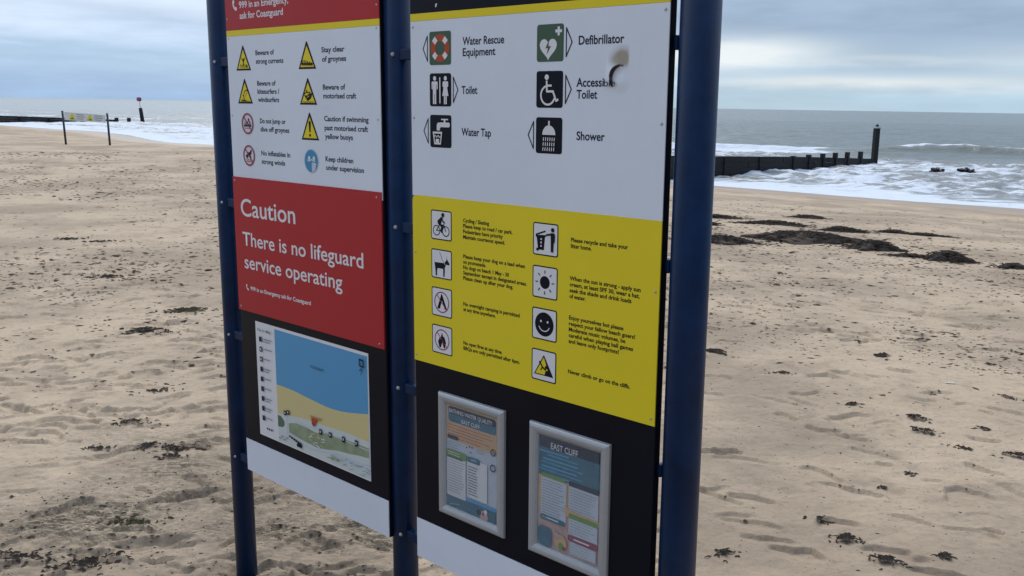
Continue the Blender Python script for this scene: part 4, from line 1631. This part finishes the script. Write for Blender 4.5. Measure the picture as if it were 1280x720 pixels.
clumps = [(1.27, 3.37, .062, .045, .022, "dark seaweed clump with thin straggling strands, near the bottom right of the sign", 46),
          (1.36, 3.20, .060, .040, .020, "compact dark seaweed clump at the bottom edge, nearest to the viewer on the right", 50),
          (1.60, 3.24, .035, .022, .012, "small dark seaweed clump right of the compact one at the bottom edge", 22),
          (1.24, 3.55, .045, .025, .004, "loose thin seaweed wisp above the straggling clump", 12),
          (1.89, 5.05, .045, .030, .010, "small dark seaweed clump alone in the middle of the right sand", 20),
          (2.14, 4.82, .060, .035, .022, "upper of two dark seaweed clumps side by side at the end of a scuff", 36),
          (2.10, 4.62, .060, .035, .018, "lower of two dark seaweed clumps side by side at the end of a scuff", 36),
          (2.40, 4.28, .070, .040, .022, "dark seaweed clump cut by the right edge of the photo", 36),
          (2.19, 4.38, .070, .020, .004, "flat seaweed scrap left of the clump at the right edge", 18),
          (2.42, 4.66, .040, .030, .008, "small seaweed tuft above the clump at the right edge", 14),
          (1.61, 3.89, .030, .016, .004, "tiny seaweed wisp between the two scuffed footprint trails", 9),
          (1.80, 4.07, .030, .030, .004, "tiny forked seaweed wisp right of the centre of the right sand", 9),
          (1.35, 6.13, .080, .050, .010, "seaweed clump touching the edge of the right blue post", 22),
          (1.67, 5.66, .070, .030, .006, "flat seaweed scrap a little right of the right post", 18),
          (2.45, 6.14, .050, .025, .010, "small dark seaweed clump high on the right sand", 16),
          (3.09, 5.96, .050, .020, .008, "small dark seaweed scrap near the right edge, above the others", 14),
          (2.86, 5.29, .060, .030, .010, "seaweed scrap pair at the right edge of the photo", 16),
          (0.79, 3.24, .050, .040, .008, "ragged seaweed scrap at the foot of the right post", 20),
          (-1.91, 4.20, .080, .030, .010, "dark seaweed streak left of the matted patch beside the left post", 26),
          (-1.70, 4.22, .060, .035, .012, "dark left lump of the matted patch beside the left post", 30),
          (-1.55, 4.20, .110, .050, .012, "widest dark seaweed lump of the matted patch beside the left post", 48),
          (-1.54, 4.09, .070, .025, .008, "seaweed streak just below the matted patch beside the left post", 22),
          (-1.43, 4.20, .040, .020, .006, "small seaweed scrap between the matted patch and the left post", 12),
          (-1.90, 4.56, .120, .070, .006, "scattered thin seaweed tuft above the matted patch", 34),
          (-1.97, 5.11, .110, .045, .008, "broad seaweed scrap in mid left sand", 26),
          (-1.43, 3.39, .130, .050, .004, "greenish seaweed smear low on the left sand", 40),
          (-1.47, 3.06, .17, .075, .006, "dark seaweed tangle at the bottom edge, left of the left post", 56),
          (-1.72, 3.12, .14, .07, .005, "dark seaweed tangle at the bottom edge, farther left", 40),
          (-2.48, 7.10, .160, .090, .010, "greenish brown seaweed patch upper left of the map", 50),
          (-2.56, 6.43, .190, .060, .008, "long seaweed patch beside the left post at map height", 44),
          (-3.70, 8.51, .170, .070, .010, "low seaweed streak in the middle of the left sand", 36),
          (-4.70, 10.7, .24, .080, .010, "long low seaweed streak farther up the left sand", 34),
          (-5.14, 10.9, .20, .070, .010, "seaweed streak left of the long low one far up the left sand", 30)]
for i, (x, y, rx, ry, h, lb, n) in enumerate(clumps):
    gn = 'green' in lb
    seaweed("seaweed_clump", x, y, rx, ry, h * .7, int(n * 1.6), 300 + i, lb, an=(-.4 if x > 0 else .15) + .2 * math.sin(i * 3), slen=.026 if y < 6 else .055, sw=.0036 if y < 6 else .007,
            group="seaweed clumps scattered on the sand", green=gn)


# uncountable scraps over the whole beach
def litter():
    rr = np.random.RandomState(12)
    V, F = [], []
    want = 38000
    cnt = 0
    while cnt < want:
        n = 6000
        a = np.radians(rr.uniform(-37, 37, n))
        r_ = np.exp(math.log(2.4) + (math.log(32) - math.log(2.4)) * rr.uniform(0, 1, n) ** .85)
        x, y = r_ * np.sin(a), r_ * np.cos(a)
        s = .69 * x + .724 * y
        d = sm(.02, .34, fbm(x * .9, y * .9, 3, 91)) * .9 + sm(.0, .3, fbm(x * .35, y * .35, 2, 95)) * .45 + .10
        # dense low left, sparse close right
        d = np.where((x < -.2) & (r_ < 4.2), np.maximum(d, .35) * 2.4, d)
        d = np.where((x > .3) & (r_ < 6.5), d * .22, d)
        d = d + .9 * np.exp(-((s - 12.4 - .05 * x) / 2.8) ** 2) * (x > 1.5)
        d = d * (1 - sm(19, 25, s)) * np.where(r_ > 12, .75, 1)
        ok = rr.rand(n) < d
        for (px_, py_, rad) in zip(x[ok], y[ok], r_[ok]):
            z = ground_at(px_, py_)
            L = rr.uniform(.003, .014) * (1 + rad * .085) * (.62 if rad < 5.5 else (1.3 if rad < 9 else 1.65)) * (1.7 if rr.rand() < .1 else 1)
            w = L * rr.uniform(.2, .6)
            an = rr.normal(.1 if px_ < 0 else -.35, .7)
            c, s_ = math.cos(an), math.sin(an)
            b0 = len(V)
            K = 5
            for k in range(K):
                t = 2 * math.pi * k / K
                q = rr.uniform(.6, 1.3)
                lx, ly = L * q * math.cos(t), w * q * math.sin(t)
                V.append((px_ + lx * c - ly * s_, py_ + lx * s_ + ly * c, z - .002 + rr.uniform(-.001, .001)))
            V.append((px_, py_, z + w * rr.uniform(.12, .45)))
            for k in range(K):
                F.append((b0 + k, b0 + (k + 1) % K, b0 + K))
            cnt += 1
            if cnt >= want:
                break
    me = bpy.data.meshes.new("seaweed_scraps")
    me.from_pydata(V, [], F)
    return link("seaweed_scraps", me, None, [mat("dried_seaweed_scraps", (.085, .062, .042), .8, .2, var=.6, vscale=2.5)])


tag(litter(), "tiny dried seaweed and shell scraps strewn over the sand", "beach debris", kind='stuff')

# a pale sliver of litter
bm = bmesh.new()
box(bm, -.030, .030, -.006, .006, 0, .004, .0015)
ra = bm_obj("razor_shell", bm, mat("pale_shell", (.75, .73, .70), .5), None)
ra.location = (2.65, 5.54, ground_at(2.65, 5.54) + .004)
tag(ra, "thin white shell sliver lying on the right sand", "shell")

# dark lumps standing in for wave chop beyond the right shoreline
for i, (x, y, rx, hh, lb) in enumerate(((20.35, 46.2, .24, .20, "left dark lump of wave chop in the surf right of the groyne"), (21.95, 46.6, .34, .17, "right dark lump of wave chop in the surf right of the groyne"))):
    rr = random.Random(i + 40)
    bm = bmesh.new()
    bmesh.ops.create_icosphere(bm, subdivisions=4, radius=1)
    for v in bm.verts:
        k = 1 + .35 * math.sin(v.co.x * 7 + i) * math.cos(v.co.y * 6) + rr.uniform(-.3, .3)
        v.co = Vector((v.co.x * rx * k, v.co.y * .4 * k, v.co.z * hh * k))
    o = bm_obj("surf_lump", bm, mat('dark_surf_lump', (.045, .05, .045), .5, .4, var=.5, vscale=6), None)
    o.location = (x, y, SEA)
    tag(o, lb, "seaweed", "dark lumps in the surf")
